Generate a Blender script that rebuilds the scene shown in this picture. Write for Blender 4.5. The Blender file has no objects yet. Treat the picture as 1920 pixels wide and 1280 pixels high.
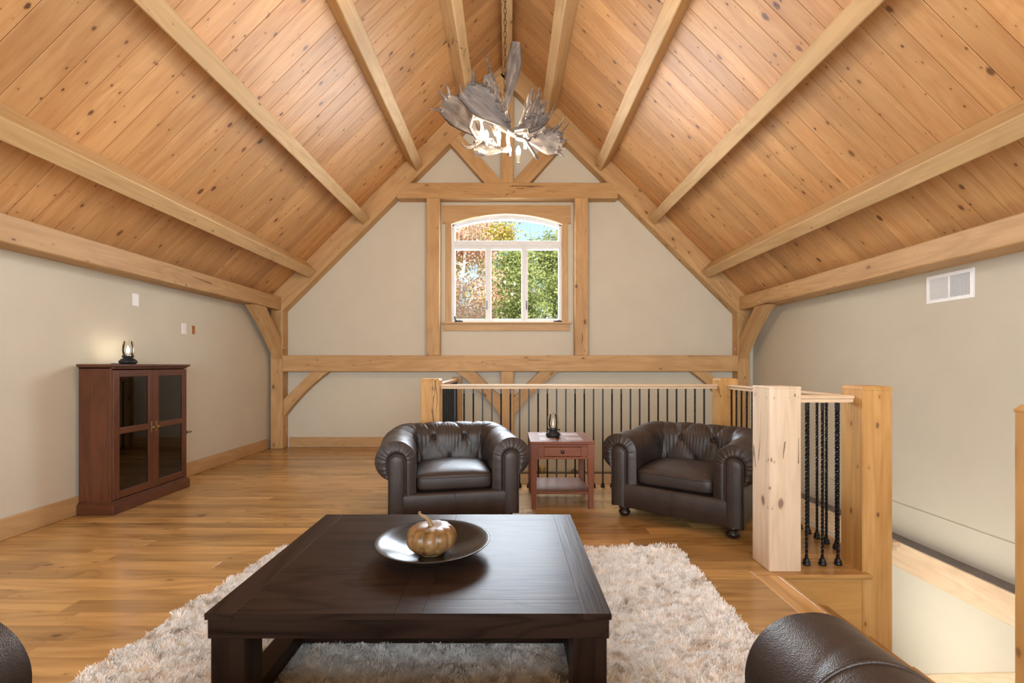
import bpy, bmesh, math, random
import numpy as np
from mathutils import Vector, Matrix, Quaternion, noise

random.seed(7)
rng = np.random.default_rng(7)
PI = math.pi
V = Vector
SC = bpy.context.scene
COL = SC.collection

# ------------------------------------------------------------------ camera, world, light, exposure
cam_d = bpy.data.cameras.new('camera')
cam_d.sensor_width = 36.0
cam_d.lens = 16.0
cam_d.shift_x = 6 / 1920
cam_d.shift_y = 46 / 1920
cam_d.clip_start = 0.05
cam_d.clip_end = 300
cam = bpy.data.objects.new('camera', cam_d)
COL.objects.link(cam)
cam.location = (0, 0, 1.2)
cam.rotation_euler = (PI / 2, 0, 0)
SC.camera = cam

SC.view_settings.view_transform = 'Standard'
SC.view_settings.look = 'None'
SC.view_settings.gamma = 1.0
SC.view_settings.use_curve_mapping = False
SC.view_settings.exposure = 0.74
SC.cycles.max_bounces = 10
SC.cycles.diffuse_bounces = 5
SC.cycles.glossy_bounces = 4
SC.cycles.transparent_max_bounces = 16
SC.cycles.sample_clamp_indirect = 6.0
SC.cycles.caustics_reflective = False
SC.cycles.caustics_refractive = False

world = bpy.data.worlds.new('sky')
SC.world = world
world.use_nodes = True
wn = world.node_tree
wn.nodes.clear()
w_out = wn.nodes.new('ShaderNodeOutputWorld')
w_bg = wn.nodes.new('ShaderNodeBackground')
w_sky = wn.nodes.new('ShaderNodeTexSky')
w_sky.sky_type = 'NISHITA'
w_sky.sun_disc = False
w_sky.sun_elevation = math.radians(42)
w_sky.sun_rotation = math.radians(205)
w_sky.air_density = 1.0
w_sky.dust_density = 2.5
w_bg.inputs['Strength'].default_value = 0.21
wn.links.new(w_sky.outputs[0], w_bg.inputs['Color'])
wn.links.new(w_bg.outputs[0], w_out.inputs['Surface'])


def lamp(name, kind, loc, target, energy, color, size=1.0, size_y=None):
    d = bpy.data.lights.new(name, kind)
    d.energy = energy
    d.color = color
    if kind == 'AREA':
        d.shape = 'RECTANGLE'
        d.size = size
        d.size_y = size_y or size
    elif kind == 'POINT':
        d.shadow_soft_size = size
    elif kind == 'SUN':
        d.angle = size
    o = bpy.data.objects.new(name, d)
    COL.objects.link(o)
    o.location = loc
    if target is not None:
        o.rotation_euler = (V(target) - V(loc)).to_track_quat('-Z', 'Y').to_euler()
    return o


lamp('sun', 'SUN', (4, -10, 14), (0, 14, 2), 7.0, (1.0, 0.95, 0.88), math.radians(1.0))
# daylight entering by the far gable window (stands outside the glass)
lamp('gable_daylight', 'AREA', (-0.03, 7.15, 2.75), (-0.03, 2.2, 0.6), 250, (0.80, 0.90, 1.0), 1.7, 1.6)
# broad fill light added behind the camera; no window is modelled there
lamp('rear_fill_light', 'AREA', (0.0, -3.2, 1.75), (0.0, 4.0, 2.2), 262, (0.84, 0.935, 1.0), 5.4, 1.9)
# the stairwell is lit from the storey below
lamp('lower_hall_light', 'AREA', (2.62, 3.5, -1.3), (3.9, 3.35, -0.5), 17, (1.0, 0.97, 0.86), 0.5, 1.8)

# ------------------------------------------------------------------ node materials
def sinput(node, name, val):
    if name in node.inputs:
        node.inputs[name].default_value = val


class NT:
    def __init__(self, name):
        self.m = bpy.data.materials.new(name)
        self.m.use_nodes = True
        self.t = self.m.node_tree
        self.b = self.t.nodes['Principled BSDF']

    def n(self, kind, **kw):
        nd = self.t.nodes.new(kind)
        for k, v in kw.items():
            if k.startswith('_'):
                setattr(nd, k[1:], v)
            else:
                key = k.replace('__', ' ')
                nd.inputs[int(k[1:]) if k[0] == 'i' and k[1:].isdigit() else key].default_value = v
        return nd

    def l(self, a, b):
        self.t.links.new(a, b)

    def math(self, op, a, b=None, clamp=False):
        nd = self.t.nodes.new('ShaderNodeMath')
        nd.operation = op
        nd.use_clamp = clamp
        for i, x in enumerate((a, b)):
            if x is None:
                continue
            if isinstance(x, (int, float)):
                nd.inputs[i].default_value = x
            else:
                self.l(x, nd.inputs[i])
        return nd.outputs[0]

    def mix(self, fac, a, b, blend='MIX'):
        nd = self.t.nodes.new('ShaderNodeMix')
        nd.data_type = 'RGBA'
        nd.blend_type = blend
        for sock, x in ((nd.inputs[0], fac), (nd.inputs[6], a), (nd.inputs[7], b)):
            if isinstance(x, (int, float)):
                sock.default_value = x
            elif isinstance(x, tuple):
                sock.default_value = x if len(x) == 4 else (*x, 1)
            else:
                self.l(x, sock)
        return nd.outputs[2]

    def ramp(self, fac, stops):
        nd = self.t.nodes.new('ShaderNodeValToRGB')
        e = nd.color_ramp.elements
        while len(e) < len(stops):
            e.new(0.5)
        for el, (p, c) in zip(e, stops):
            el.position = p
            el.color = c if len(c) == 4 else (*c, 1)
        self.l(fac, nd.inputs[0])
        return nd.outputs[0]

    def coords(self, scale=(1, 1, 1), rand=True):
        tc = self.t.nodes.new('ShaderNodeTexCoord')
        vec = tc.outputs['Object']
        if rand:
            oi = self.t.nodes.new('ShaderNodeObjectInfo')
            vm = self.t.nodes.new('ShaderNodeVectorMath')
            vm.operation = 'MULTIPLY'
            self.l(oi.outputs['Random'], vm.inputs[0])
            vm.inputs[1].default_value = (91.7, 53.3, 37.1)
            va = self.t.nodes.new('ShaderNodeVectorMath')
            va.operation = 'ADD'
            self.l(vec, va.inputs[0])
            self.l(vm.outputs[0], va.inputs[1])
            vec = va.outputs[0]
        return vec

    def mapped(self, vec, scale, rot=(0, 0, 0)):
        mp = self.t.nodes.new('ShaderNodeMapping')
        mp.inputs['Scale'].default_value = scale
        mp.inputs['Rotation'].default_value = rot
        self.l(vec, mp.inputs['Vector'])
        return mp.outputs[0]

    def noise(self, vec, scale=1.0, detail=4, rough=0.55, dist=0.0):
        nd = self.t.nodes.new('ShaderNodeTexNoise')
        nd.inputs['Scale'].default_value = scale
        nd.inputs['Detail'].default_value = detail
        nd.inputs['Roughness'].default_value = rough
        nd.inputs['Distortion'].default_value = dist
        if vec is not None:
            self.l(vec, nd.inputs['Vector'])
        return nd.outputs['Fac']

    def bump(self, h, strength=0.2, dist=0.01):
        nd = self.t.nodes.new('ShaderNodeBump')
        nd.inputs['Strength'].default_value = strength
        nd.inputs['Distance'].default_value = dist
        self.l(h, nd.inputs['Height'])
        self.l(nd.outputs[0], self.b.inputs['Normal'])

    def base(self, c):
        if isinstance(c, tuple):
            self.b.inputs['Base Color'].default_value = c if len(c) == 4 else (*c, 1)
        else:
            self.l(c, self.b.inputs['Base Color'])

    def set(self, **kw):
        for k, v in kw.items():
            sinput(self.b, k.replace('_', ' '), v)


def wood(name, dark, light, rough=0.5, knots=0.0, knot_col=(0.12, 0.05, 0.02), cracks=0.0,
         vary=0.16, grain=1.0, bump=0.12, spec=0.4, coat=0.0, hue=0.0, rings=0.10, k2d=False, ksize=1.0):
    """Wood whose grain runs along the object's local X."""
    g = NT(name)
    vec = g.coords()
    a = g.noise(g.mapped(vec, (1.1 * grain, 9 * grain, 9 * grain)), 1.0, 5, 0.6, 1.2)
    f = g.noise(g.mapped(vec, (3.0 * grain, 85 * grain, 85 * grain)), 1.0, 3, 0.6, 0.3)
    lo = g.noise(g.mapped(vec, (0.45, 2.6, 2.6)), 1.0, 2, 0.5, 0.6)
    rg = g.math('ABSOLUTE', g.math('SINE', g.math('MULTIPLY', lo, 46.0 * grain)))
    s = g.math('ADD', g.math('MULTIPLY', a, 0.62), g.math('MULTIPLY', f, 0.25))
    s = g.math('ADD', s, g.math('MULTIPLY', rg, rings))
    col = g.ramp(s, [(0.30, dark), (0.66, light)])
    for (kth, ksc, kmin, kvar) in (((knots, 1.0, 0.030, 0.14), (knots * 0.5, 2.1, 0.03, 0.10)) if knots > 0 else ()):
        vo = g.t.nodes.new('ShaderNodeTexVoronoi')
        vo.feature = 'F1'
        vo.inputs['Scale'].default_value = ksc
        if k2d:
            vo.voronoi_dimensions = '2D'
        kv = vec
        if k2d == 'sum':
            vo.voronoi_dimensions = '2D'
            sx = g.t.nodes.new('ShaderNodeSeparateXYZ')
            g.l(vec, sx.inputs[0])
            cx3 = g.t.nodes.new('ShaderNodeCombineXYZ')
            g.l(sx.outputs[0], cx3.inputs[0])
            g.l(g.math('ADD', sx.outputs[1], sx.outputs[2]), cx3.inputs[1])
            kv = cx3.outputs[0]
        g.l(g.mapped(kv, (3.6, 7.0, 7.0)), vo.inputs['Vector'])
        sep = g.t.nodes.new('ShaderNodeSeparateColor')
        g.l(vo.outputs['Color'], sep.inputs[0])
        on = g.math('LESS_THAN', sep.outputs[0], kth)
        size = g.math('ADD', g.math('MULTIPLY', g.math('POWER', sep.outputs[1], 2.2), kvar * ksize), kmin * ksize)
        wn2 = g.noise(g.mapped(vec, (26, 40, 40)), 1.0, 2, 0.5)
        wob = g.math('ADD', vo.outputs['Distance'], g.math('MULTIPLY', g.math('SUBTRACT', wn2, 0.5), 0.09))
        r = g.math('DIVIDE', wob, size)
        core = g.math('MULTIPLY', g.math('SUBTRACT', 1.0, g.math('MULTIPLY', g.math('SUBTRACT', r, 0.55), 2.0, True), True), on, True)
        halo = g.math('MULTIPLY', g.math('SUBTRACT', 1.0, g.math('MULTIPLY', r, 0.30), True), on, True)
        deep = g.math('ADD', g.math('MULTIPLY', sep.outputs[2], 0.35), 0.60)
        col = g.mix(g.math('MULTIPLY', halo, 0.5), col, dark)
        col = g.mix(g.math('MULTIPLY', core, deep), col, knot_col)
    if cracks > 0:
        cn = g.noise(g.mapped(vec, (0.55, 7, 7)), 1.0, 2, 0.5, 0.4)
        d = g.math('ABSOLUTE', g.math('SUBTRACT', cn, 0.5))
        gate = g.noise(g.mapped(vec, (0.9, 1.7, 1.7)), 1.0, 1, 0.5)
        cm = g.math('MULTIPLY', g.math('LESS_THAN', d, 0.0045), g.math('GREATER_THAN', gate, 1.0 - cracks))
        col = g.mix(g.math('MULTIPLY', cm, 0.75), col, (0.07, 0.035, 0.015))
    oi = g.t.nodes.new('ShaderNodeObjectInfo')
    hv = g.t.nodes.new('ShaderNodeHueSaturation')
    g.l(g.math('ADD', g.math('MULTIPLY', oi.outputs['Random'], vary), 1.0 - vary * 0.5), hv.inputs['Value'])
    hv.inputs['Hue'].default_value = 0.5 + hue
    g.l(col, hv.inputs['Color'])
    g.base(hv.outputs[0])
    g.set(Roughness=rough, Specular_IOR_Level=spec, Coat_Weight=coat, Coat_Roughness=0.15)
    g.bump(g.math('ADD', f, g.math('MULTIPLY', a, 0.5)), bump, 0.004)
    return g.m


def flat(name, col, rough=0.5, metal=0.0, var=0.06, scale=14.0, bump=0.0, bscale=120.0, spec=0.5, coat=0.0):
    g = NT(name)
    vec = g.coords()
    nz = g.noise(vec, scale, 4, 0.6)
    lo = tuple(max(0, c * (1 - var)) for c in col)
    hi = tuple(min(1, c * (1 + var)) for c in col)
    g.base(g.ramp(nz, [(0.3, lo), (0.7, hi)]))
    g.set(Roughness=rough, Metallic=metal, Specular_IOR_Level=spec, Coat_Weight=coat, Coat_Roughness=0.1)
    if bump:
        g.bump(g.noise(vec, bscale, 3, 0.6), bump, 0.004)
    return g.m


M = {}
M['pine'] = wood('pine_ceiling_boards', (0.475, 0.228, 0.080), (0.685, 0.405, 0.178), 0.5, 0.46, (0.085, 0.032, 0.012), 0, 0.30, 0.8, 0.05, 0.35, rings=0.06, k2d=True)
M['oak'] = wood('oak_timber', (0.41, 0.235, 0.098), (0.59, 0.375, 0.18), 0.55, 0.16, (0.16, 0.08, 0.035), 0.42, 0.12, 0.8, 0.10, 0.3, k2d='sum')
M['oak_pale'] = wood('oak_pale_purlin', (0.46, 0.29, 0.128), (0.62, 0.42, 0.21), 0.6, 0.14, (0.18, 0.10, 0.05), 0.34, 0.08, 0.8, 0.10, 0.3, k2d='sum')
M['oak_post'] = wood('oak_newel_amber', (0.44, 0.22, 0.062), (0.64, 0.385, 0.145), 0.5, 0.34, (0.15, 0.07, 0.03), 0.40, 0.10, 0.7, 0.10, 0.35, k2d='sum', ksize=1.6)
M['oak_bleached'] = wood('oak_newel_bleached', (0.58, 0.44, 0.31), (0.76, 0.62, 0.47), 0.6, 0.42, (0.14, 0.08, 0.045), 0.44, 0.06, 0.7, 0.10, 0.3, k2d='sum')
M['rail'] = wood('oak_handrail', (0.62, 0.45, 0.29), (0.78, 0.61, 0.43), 0.4, 0, cracks=0, vary=0.04, grain=1.2, bump=0.04)
M['trim'] = wood('oak_trim', (0.43, 0.26, 0.115), (0.58, 0.375, 0.185), 0.5, 0, cracks=0, vary=0.08, grain=1.0, bump=0.05)
M['floor'] = wood('oak_floor_boards', (0.29, 0.148, 0.047), (0.55, 0.325, 0.118), 0.25, 0.16, (0.14, 0.07, 0.03), 0.12, 0.50, 0.7, 0.04, 0.5, 0.06, rings=0.15, k2d=True)
M['panel'] = wood('oak_panel', (0.48, 0.25, 0.07), (0.66, 0.39, 0.14), 0.45, 0.05, cracks=0, vary=0.05, grain=0.8, bump=0.05)
M['mahogany'] = wood('mahogany', (0.064, 0.020, 0.009), (0.13, 0.043, 0.019), 0.36, 0, cracks=0, vary=0.06, grain=1.1, bump=0.03, coat=0.08)
M['cherry'] = wood('cherry', (0.125, 0.026, 0.006), (0.20, 0.051, 0.012), 0.36, 0, cracks=0, vary=0.06, grain=1.1, bump=0.03, coat=0.08)
M['espresso'] = wood('espresso_oak', (0.014, 0.008, 0.006), (0.036, 0.021, 0.015), 0.36, 0, cracks=0, vary=0.08, grain=0.9, bump=0.16, spec=0.16, coat=0.0, rings=0.3)
M['espresso'].node_tree.nodes['Principled BSDF'].inputs['IOR'].default_value = 1.17
M['espresso'].node_tree.nodes['Principled BSDF'].inputs['Specular IOR Level'].default_value = 0.5
M['wall'] = flat('wall_paint', (0.61, 0.57, 0.475), 0.85, 0, 0.025, 3.0, 0.06, 260.0, 0.2)
M['white'] = flat('white_paint', (0.79, 0.82, 0.855), 0.4, 0, 0.02)
M['plate_white'] = flat('white_plastic', (0.85, 0.84, 0.84), 0.35, 0, 0.02)
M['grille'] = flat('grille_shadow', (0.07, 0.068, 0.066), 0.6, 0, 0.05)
M['iron'] = flat('black_iron', (0.010, 0.011, 0.012), 0.42, 0.3, 0.2, 30, 0.05, 200)
M['ledge'] = flat('ledge_dark_cap', (0.17, 0.145, 0.135), 0.6, 0, 0.2, 9.0)
M['brass'] = flat('aged_brass', (0.36, 0.24, 0.10), 0.4, 1.0, 0.1)
M['gold'] = flat('gold_paint', (0.80, 0.62, 0.30), 0.35, 0.7, 0.1)
M['bun'] = flat('dark_turned_wood', (0.018, 0.010, 0.009), 0.3, 0, 0.2)
M['blackpaint'] = flat('lantern_black', (0.014, 0.017, 0.020), 0.4, 0.2, 0.2)
M['orange'] = flat('orange_box', (0.38, 0.12, 0.025), 0.5, 0, 0.25)
M['slate'] = flat('stone_tile', (0.36, 0.27, 0.235), 0.35, 0, 0.22, 9.0, 0.03)
M['dish'] = flat('bronze_dish', (0.022, 0.014, 0.010), 0.22, 0.0, 0.15, 20, 0, 100, 0.5, 0.0)
M['dish'].node_tree.nodes['Principled BSDF'].inputs['IOR'].default_value = 1.3
M['stem'] = flat('pumpkin_stem', (0.22, 0.145, 0.055), 0.5, 0, 0.25, 40, 0.3, 60)
M['chain'] = flat('bronze_chain', (0.16, 0.10, 0.05), 0.4, 0.8, 0.2)
M['candle'] = flat('ivory_candle', (0.75, 0.66, 0.46), 0.5, 0, 0.03)
M['ground'] = flat('lawn', (0.12, 0.20, 0.05), 0.9, 0, 0.4, 2.0)


def leather():
    g = NT('espresso_leather')
    vec = g.coords(rand=False)
    a = g.noise(vec, 5.0, 3, 0.6)
    g.base(g.ramp(a, [(0.25, (0.021, 0.0145, 0.0132)), (0.75, (0.043, 0.029, 0.0245))]))
    vo = g.t.nodes.new('ShaderNodeTexVoronoi')
    vo.inputs['Scale'].default_value = 380
    g.l(vec, vo.inputs['Vector'])
    wr = g.noise(g.mapped(vec, (16, 34, 34)), 1.0, 3, 0.55, 1.0)
    h = g.math('ADD', g.math('MULTIPLY', vo.outputs['Distance'], 0.35), g.math('MULTIPLY', wr, 0.9))
    g.bump(h, 0.27, 0.006)
    g.set(Roughness=0.42, Specular_IOR_Level=0.5, Coat_Weight=0.08, Coat_Roughness=0.3)
    return g.m


M['leather'] = leather()


def rug_mat():
    g = NT('shag_pile')
    vec = g.coords(rand=False)
    a = g.noise(g.mapped(vec, (6.5, 15, 1)), 1.0, 4, 0.6, 0.8)
    b = g.noise(g.mapped(vec, (24, 30, 10)), 1.0, 3, 0.6)
    s = g.math('ADD', g.math('MULTIPLY', a, 0.7), g.math('MULTIPLY', b, 0.3))
    g.base(g.ramp(s, [(0.30, (0.38, 0.30, 0.25)), (0.39, (0.76, 0.71, 0.665)), (0.47, (0.96, 0.95, 0.935))]))
    g.set(Roughness=0.9, Specular_IOR_Level=0.1)
    return g.m


M['rug'] = rug_mat()


def glass(name, tint=(1, 1, 1), refl=1.0, ior=1.45):
    g = NT(name)
    g.t.nodes.remove(g.b)
    out = [n for n in g.t.nodes if n.type == 'OUTPUT_MATERIAL'][0]
    tr = g.n('ShaderNodeBsdfTransparent')
    tr.inputs[0].default_value = (*tint, 1)
    gl = g.n('ShaderNodeBsdfGlossy')
    gl.inputs['Roughness'].default_value = 0.02
    fr = g.n('ShaderNodeFresnel')
    fr.inputs['IOR'].default_value = ior
    mx = g.n('ShaderNodeMixShader')
    g.l(g.math('MULTIPLY', fr.outputs[0], refl), mx.inputs[0])
    g.l(tr.outputs[0], mx.inputs[1])
    g.l(gl.outputs[0], mx.inputs[2])
    g.l(mx.outputs[0], out.inputs['Surface'])
    return g.m


M['pane'] = glass('window_glass', refl=0.55)
M['smoked'] = glass('smoked_cabinet_glass', (0.62, 0.60, 0.59), 1.9)
M['chimney'] = glass('lamp_chimney_glass', (0.97, 0.97, 0.96))


def emit(name, col, strength):
    g = NT(name)
    g.base((0.9, 0.8, 0.6))
    g.b.inputs['Emission Color'].default_value = (*col, 1)
    g.b.inputs['Emission Strength'].default_value = strength
    return g.m


M['bulb'] = emit('warm_bulb', (1.0, 0.84, 0.62), 780)
M['lamp_bulb'] = emit('lantern_bulb', (1.0, 0.86, 0.62), 70)
M['lamp_dim'] = emit('lantern_filament', (1.0, 0.80, 0.50), 1.3)


def antler_mat():
    g = NT('moose_antler')
    vec = g.coords()
    a = g.noise(g.mapped(vec, (4, 16, 16)), 1.0, 5, 0.6, 0.8)
    b = g.noise(vec, 40, 3, 0.6)
    g.base(g.ramp(a, [(0.28, (0.065, 0.053, 0.048)), (0.5, (0.15, 0.124, 0.11)), (0.72, (0.31, 0.265, 0.235))]))
    g.bump(g.math('ADD', a, g.math('MULTIPLY', b, 0.4)), 0.35, 0.008)
    g.set(Roughness=0.5, Specular_IOR_Level=0.3)
    return g.m


M['antler'] = antler_mat()


def pumpkin_mat():
    g = NT('bronzed_pumpkin')
    vec = g.coords(rand=False)
    a = g.noise(vec, 22, 4, 0.6, 0.5)
    b = g.noise(vec, 11, 3, 0.6)
    c = g.ramp(a, [(0.3, (0.08, 0.042, 0.014)), (0.5, (0.22, 0.118, 0.042)), (0.75, (0.33, 0.19, 0.088))])
    c = g.mix(g.math('MULTIPLY', g.math('GREATER_THAN', b, 0.62), 0.5), c, (0.22, 0.18, 0.10))
    g.base(c)
    g.set(Roughness=0.33, Specular_IOR_Level=0.5)
    return g.m


M['pumpkin'] = pumpkin_mat()


def leaf_mat(name, cols):
    g = NT(name)
    vec = g.coords(rand=False)
    a = g.noise(vec, 1.6, 3, 0.7)
    b = g.noise(vec, 23, 2, 0.6)
    s = g.math('ADD', g.math('MULTIPLY', a, 0.55), g.math('MULTIPLY', b, 0.45))
    g.base(g.ramp(s, [(0.32, cols[0]), (0.5, cols[1]), (0.66, cols[2])]))
    g.set(Roughness=0.6, Specular_IOR_Level=0.2)
    out = [n for n in g.t.nodes if n.type == 'OUTPUT_MATERIAL'][0]
    tr = g.n('ShaderNodeBsdfTranslucent')
    src = g.b.inputs['Base Color'].links[0].from_socket
    g.l(src, tr.inputs[0])
    mx = g.n('ShaderNodeMixShader')
    mx.inputs[0].default_value = 0.4
    g.l(g.b.outputs[0], mx.inputs[1])
    g.l(tr.outputs[0], mx.inputs[2])
    g.l(mx.outputs[0], out.inputs['Surface'])
    return g.m


M['leaf_pink'] = leaf_mat('leaf_russet', [(0.44, 0.20, 0.13), (0.74, 0.46, 0.34), (0.60, 0.56, 0.26)])
M['leaf_gold'] = leaf_mat('leaf_gold', [(0.24, 0.22, 0.03), (0.50, 0.42, 0.09), (0.62, 0.42, 0.20)])
M['leaf_green'] = leaf_mat('leaf_green', [(0.08, 0.13, 0.03), (0.26, 0.32, 0.10), (0.52, 0.49, 0.22)])
M['bark_white'] = flat('birch_bark', (0.80, 0.76, 0.70), 0.8, 0, 0.25, 8)
M['bark'] = flat('dark_bark', (0.10, 0.075, 0.055), 0.9, 0, 0.3, 12)

# ------------------------------------------------------------------ mesh helpers
I4 = Matrix.Identity(4)


def T(x, y, z):
    return Matrix.Translation((x, y, z))


def RZ(a):
    return Matrix.Rotation(a, 4, 'Z')


def RX(a):
    return Matrix.Rotation(a, 4, 'X')


def RY(a):
    return Matrix.Rotation(a, 4, 'Y')


class MB:
    def __init__(self):
        self.v = []
        self.f = []
        self.s = []

    def add(self, vs, fs, mat=None, smooth=False):
        o = len(self.v)
        if mat is None:
            self.v += [tuple(p) for p in vs]
        else:
            self.v += [tuple(mat @ V(p)) for p in vs]
        self.f += [tuple(i + o for i in q) for q in fs]
        self.s += [smooth] * len(fs)
        return self

    def box(self, x0, x1, y0, y1, z0, z1, c=0.0, mat=None):
        if c <= 0:
            vs = [(x, y, z) for x in (x0, x1) for y in (y0, y1) for z in (z0, z1)]
            fs = [(0, 1, 3, 2), (4, 6, 7, 5), (0, 4, 5, 1), (2, 3, 7, 6), (0, 2, 6, 4), (1, 5, 7, 3)]
            return self.add(vs, fs, mat)
        cx, cy, cz = (x0 + x1) / 2, (y0 + y1) / 2, (z0 + z1) / 2
        h = (abs(x1 - x0) / 2, abs(y1 - y0) / 2, abs(z1 - z0) / 2)
        vs, ix = [], {}
        for sx in (-1, 1):
            for sy in (-1, 1):
                for sz in (-1, 1):
                    s = (sx, sy, sz)
                    for ax in range(3):
                        p = [s[k] * (h[k] - (0 if k == ax else c)) for k in range(3)]
                        ix[(s, ax)] = len(vs)
                        vs.append((cx + p[0], cy + p[1], cz + p[2]))
        fs = []
        sg = (-1, 1)
        for ax in range(3):
            u, w = (ax + 1) % 3, (ax + 2) % 3
            for d in sg:
                q = []
                for (a, b) in ((-1, -1), (1, -1), (1, 1), (-1, 1)):
                    s = [0, 0, 0]
                    s[ax] = d
                    s[u] = a
                    s[w] = b
                    q.append(ix[(tuple(s), ax)])
                fs.append(tuple(q if d > 0 else q[::-1]))
            for a in sg:          # edges running along ax
                for b in sg:
                    lo, hi = [0, 0, 0], [0, 0, 0]
                    lo[ax], hi[ax] = -1, 1
                    lo[u] = hi[u] = a
                    lo[w] = hi[w] = b
                    lo, hi = tuple(lo), tuple(hi)
                    q = (ix[(lo, u)], ix[(hi, u)], ix[(hi, w)], ix[(lo, w)])
                    fs.append(q if a * b > 0 else q[::-1])
        for sx in sg:
            for sy in sg:
                for sz in sg:
                    s = (sx, sy, sz)
                    q = (ix[(s, 0)], ix[(s, 1)], ix[(s, 2)])
                    fs.append(q if sx * sy * sz > 0 else q[::-1])
        return self.add(vs, fs, mat)

    def prism(self, pts, d0, d1, mat=None, smooth=False):
        """outline pts (x,z) extruded along y from d0 to d1"""
        n = len(pts)
        vs = [(x, d0, z) for x, z in pts] + [(x, d1, z) for x, z in pts]
        fs = [tuple(range(n)), tuple(range(2 * n - 1, n - 1, -1))]
        self.add(vs, fs, mat)
        self.add(vs, [((i + 1) % n, i, i + n, (i + 1) % n + n) for i in range(n)], mat, smooth)
        return self

    def lathe(self, prof, n=24, mat=None, smooth=True, fn=None):
        vs, fs = [], []
        m = len(prof)
        for r, z in prof:
            for k in range(n):
                a = 2 * PI * k / n
                rr = r if fn is None else r * fn(a, z)
                vs.append((rr * math.cos(a), rr * math.sin(a), z))
        for i in range(m - 1):
            for k in range(n):
                k2 = (k + 1) % n
                fs.append((i * n + k, i * n + k2, (i + 1) * n + k2, (i + 1) * n + k))
        fs.append(tuple(range(n - 1, -1, -1)))
        fs.append(tuple((m - 1) * n + k for k in range(n)))
        return self.add(vs, fs, mat, smooth)

    def tube(self, pts, rad, n=8, mat=None, smooth=True, closed=False):
        pts = [V(p) for p in pts]
        m = len(pts)
        if not hasattr(rad, '__len__'):
            rad = [rad] * m
        vs, fs = [], []
        ref = None
        for i, p in enumerate(pts):
            a = pts[i - 1] if (i > 0 or closed) else p
            b = pts[(i + 1) % m] if (i < m - 1 or closed) else p
            t = (b - a).normalized()
            if ref is None:
                ref = t.orthogonal().normalized()
            ref = (ref - t * ref.dot(t)).normalized()
            s = t.cross(ref)
            for k in range(n):
                an = 2 * PI * k / n
                vs.append(p + (ref * math.cos(an) + s * math.sin(an)) * rad[i])
        for i in range(m if closed else m - 1):
            j = (i + 1) % m
            for k in range(n):
                k2 = (k + 1) % n
                fs.append((i * n + k, i * n + k2, j * n + k2, j * n + k))
        if not closed:
            fs.append(tuple(range(n - 1, -1, -1)))
            fs.append(tuple((m - 1) * n + k for k in range(n)))
        return self.add(vs, fs, mat, smooth)

    def grid(self, P, mat=None, smooth=True, flip=False, wrap=False):
        """P[i][j] points"""
        a, b = len(P), len(P[0])
        vs = [p for row in P for p in row]
        fs = []
        for i in range(a - 1):
            for j in range(b if wrap else b - 1):
                j2 = (j + 1) % b
                q = (i * b + j, i * b + j2, (i + 1) * b + j2, (i + 1) * b + j)
                fs.append(q[::-1] if flip else q)
        return self.add(vs, fs, mat, smooth)

    def mesh(self, name):
        me = bpy.data.meshes.new(name)
        me.from_pydata(self.v, [], self.f)
        me.polygons.foreach_set('use_smooth', self.s)
        me.update()
        return me


WM = {}


def obj(name, mb, mat, parent=None, mx=I4, world=False, fix=False):
    me = mb.mesh(name) if isinstance(mb, MB) else mb
    if fix:
        bm = bmesh.new()
        bm.from_mesh(me)
        bmesh.ops.recalc_face_normals(bm, faces=bm.faces)
        bm.to_mesh(me)
        bm.free()
    if mat is not None and len(me.materials) == 0:
        me.materials.append(M[mat] if isinstance(mat, str) else mat)
    o = bpy.data.objects.new(name, me)
    COL.objects.link(o)
    place(o, parent, mx, world)
    return o


def place(o, parent, mx, world=False):
    if parent is not None:
        pw = WM[parent.name]
        loc = (pw.inverted() @ mx) if world else mx
        o.parent = parent
        o.matrix_basis = loc
        WM[o.name] = pw @ loc
    else:
        o.matrix_basis = mx
        WM[o.name] = mx.copy()


def dup(o, parent=None, mx=I4):
    c = o.copy()
    COL.objects.link(c)
    c.parent = None
    place(c, parent, mx)
    return c


def dup_tree(o, parent=None, mx=I4):
    c = dup(o, parent, mx)
    for ch in list(o.children):
        dup_tree(ch, c, ch.matrix_basis.copy())
    return c


def tag(o, label=None, cat=None, group=None, kind=None):
    if label:
        o['label'] = label
    if cat:
        o['category'] = cat
    if group:
        o['group'] = group
    if kind:
        o['kind'] = kind
    return o


def thing(name, label, cat, mx=I4, group=None, kind=None):
    o = bpy.data.objects.new(name, None)
    o.empty_display_size = 0.1
    COL.objects.link(o)
    place(o, None, mx)
    return tag(o, label, cat, group, kind)


def frame(A, B, up=(0, 0, 1)):
    A, B = V(A), V(B)
    x = (B - A).normalized()
    y = V(up).cross(x)
    if y.length < 1e-4:
        y = V((0, 1, 0)).cross(x)
    y.normalize()
    z = x.cross(y)
    m = Matrix((x, y, z)).transposed().to_4x4()
    m.translation = (A + B) / 2
    return m, (B - A).length


def beam(name, A, B, wy, wz, mat, parent=None, up=(0, 0, 1), c=0.008):
    m, L = frame(A, B, up)
    mb = MB().box(-L / 2, L / 2, -wy / 2, wy / 2, -wz / 2, wz / 2, c)
    return obj(name, mb, mat, parent, m, world=True)


# ------------------------------------------------------------------ room dimensions (x right, y into the room, z up)
XL, XR = -3.50, 3.62          # wall faces
YF, YB = 6.75, -3.5           # far wall, wall behind the camera
RIDGE = 5.65                  # ceiling underside: z = RIDGE - |x|
YT = 6.58                     # front face of the timber frame at the far wall
ZLOW = -2.85                  # floor of the storey below


def struct(name, mb, mat, parent=None, mx=I4, **k):
    o = obj(name, mb, mat, parent, mx, **k)
    if parent is None:
        o['kind'] = 'structure'
    return o


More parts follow.
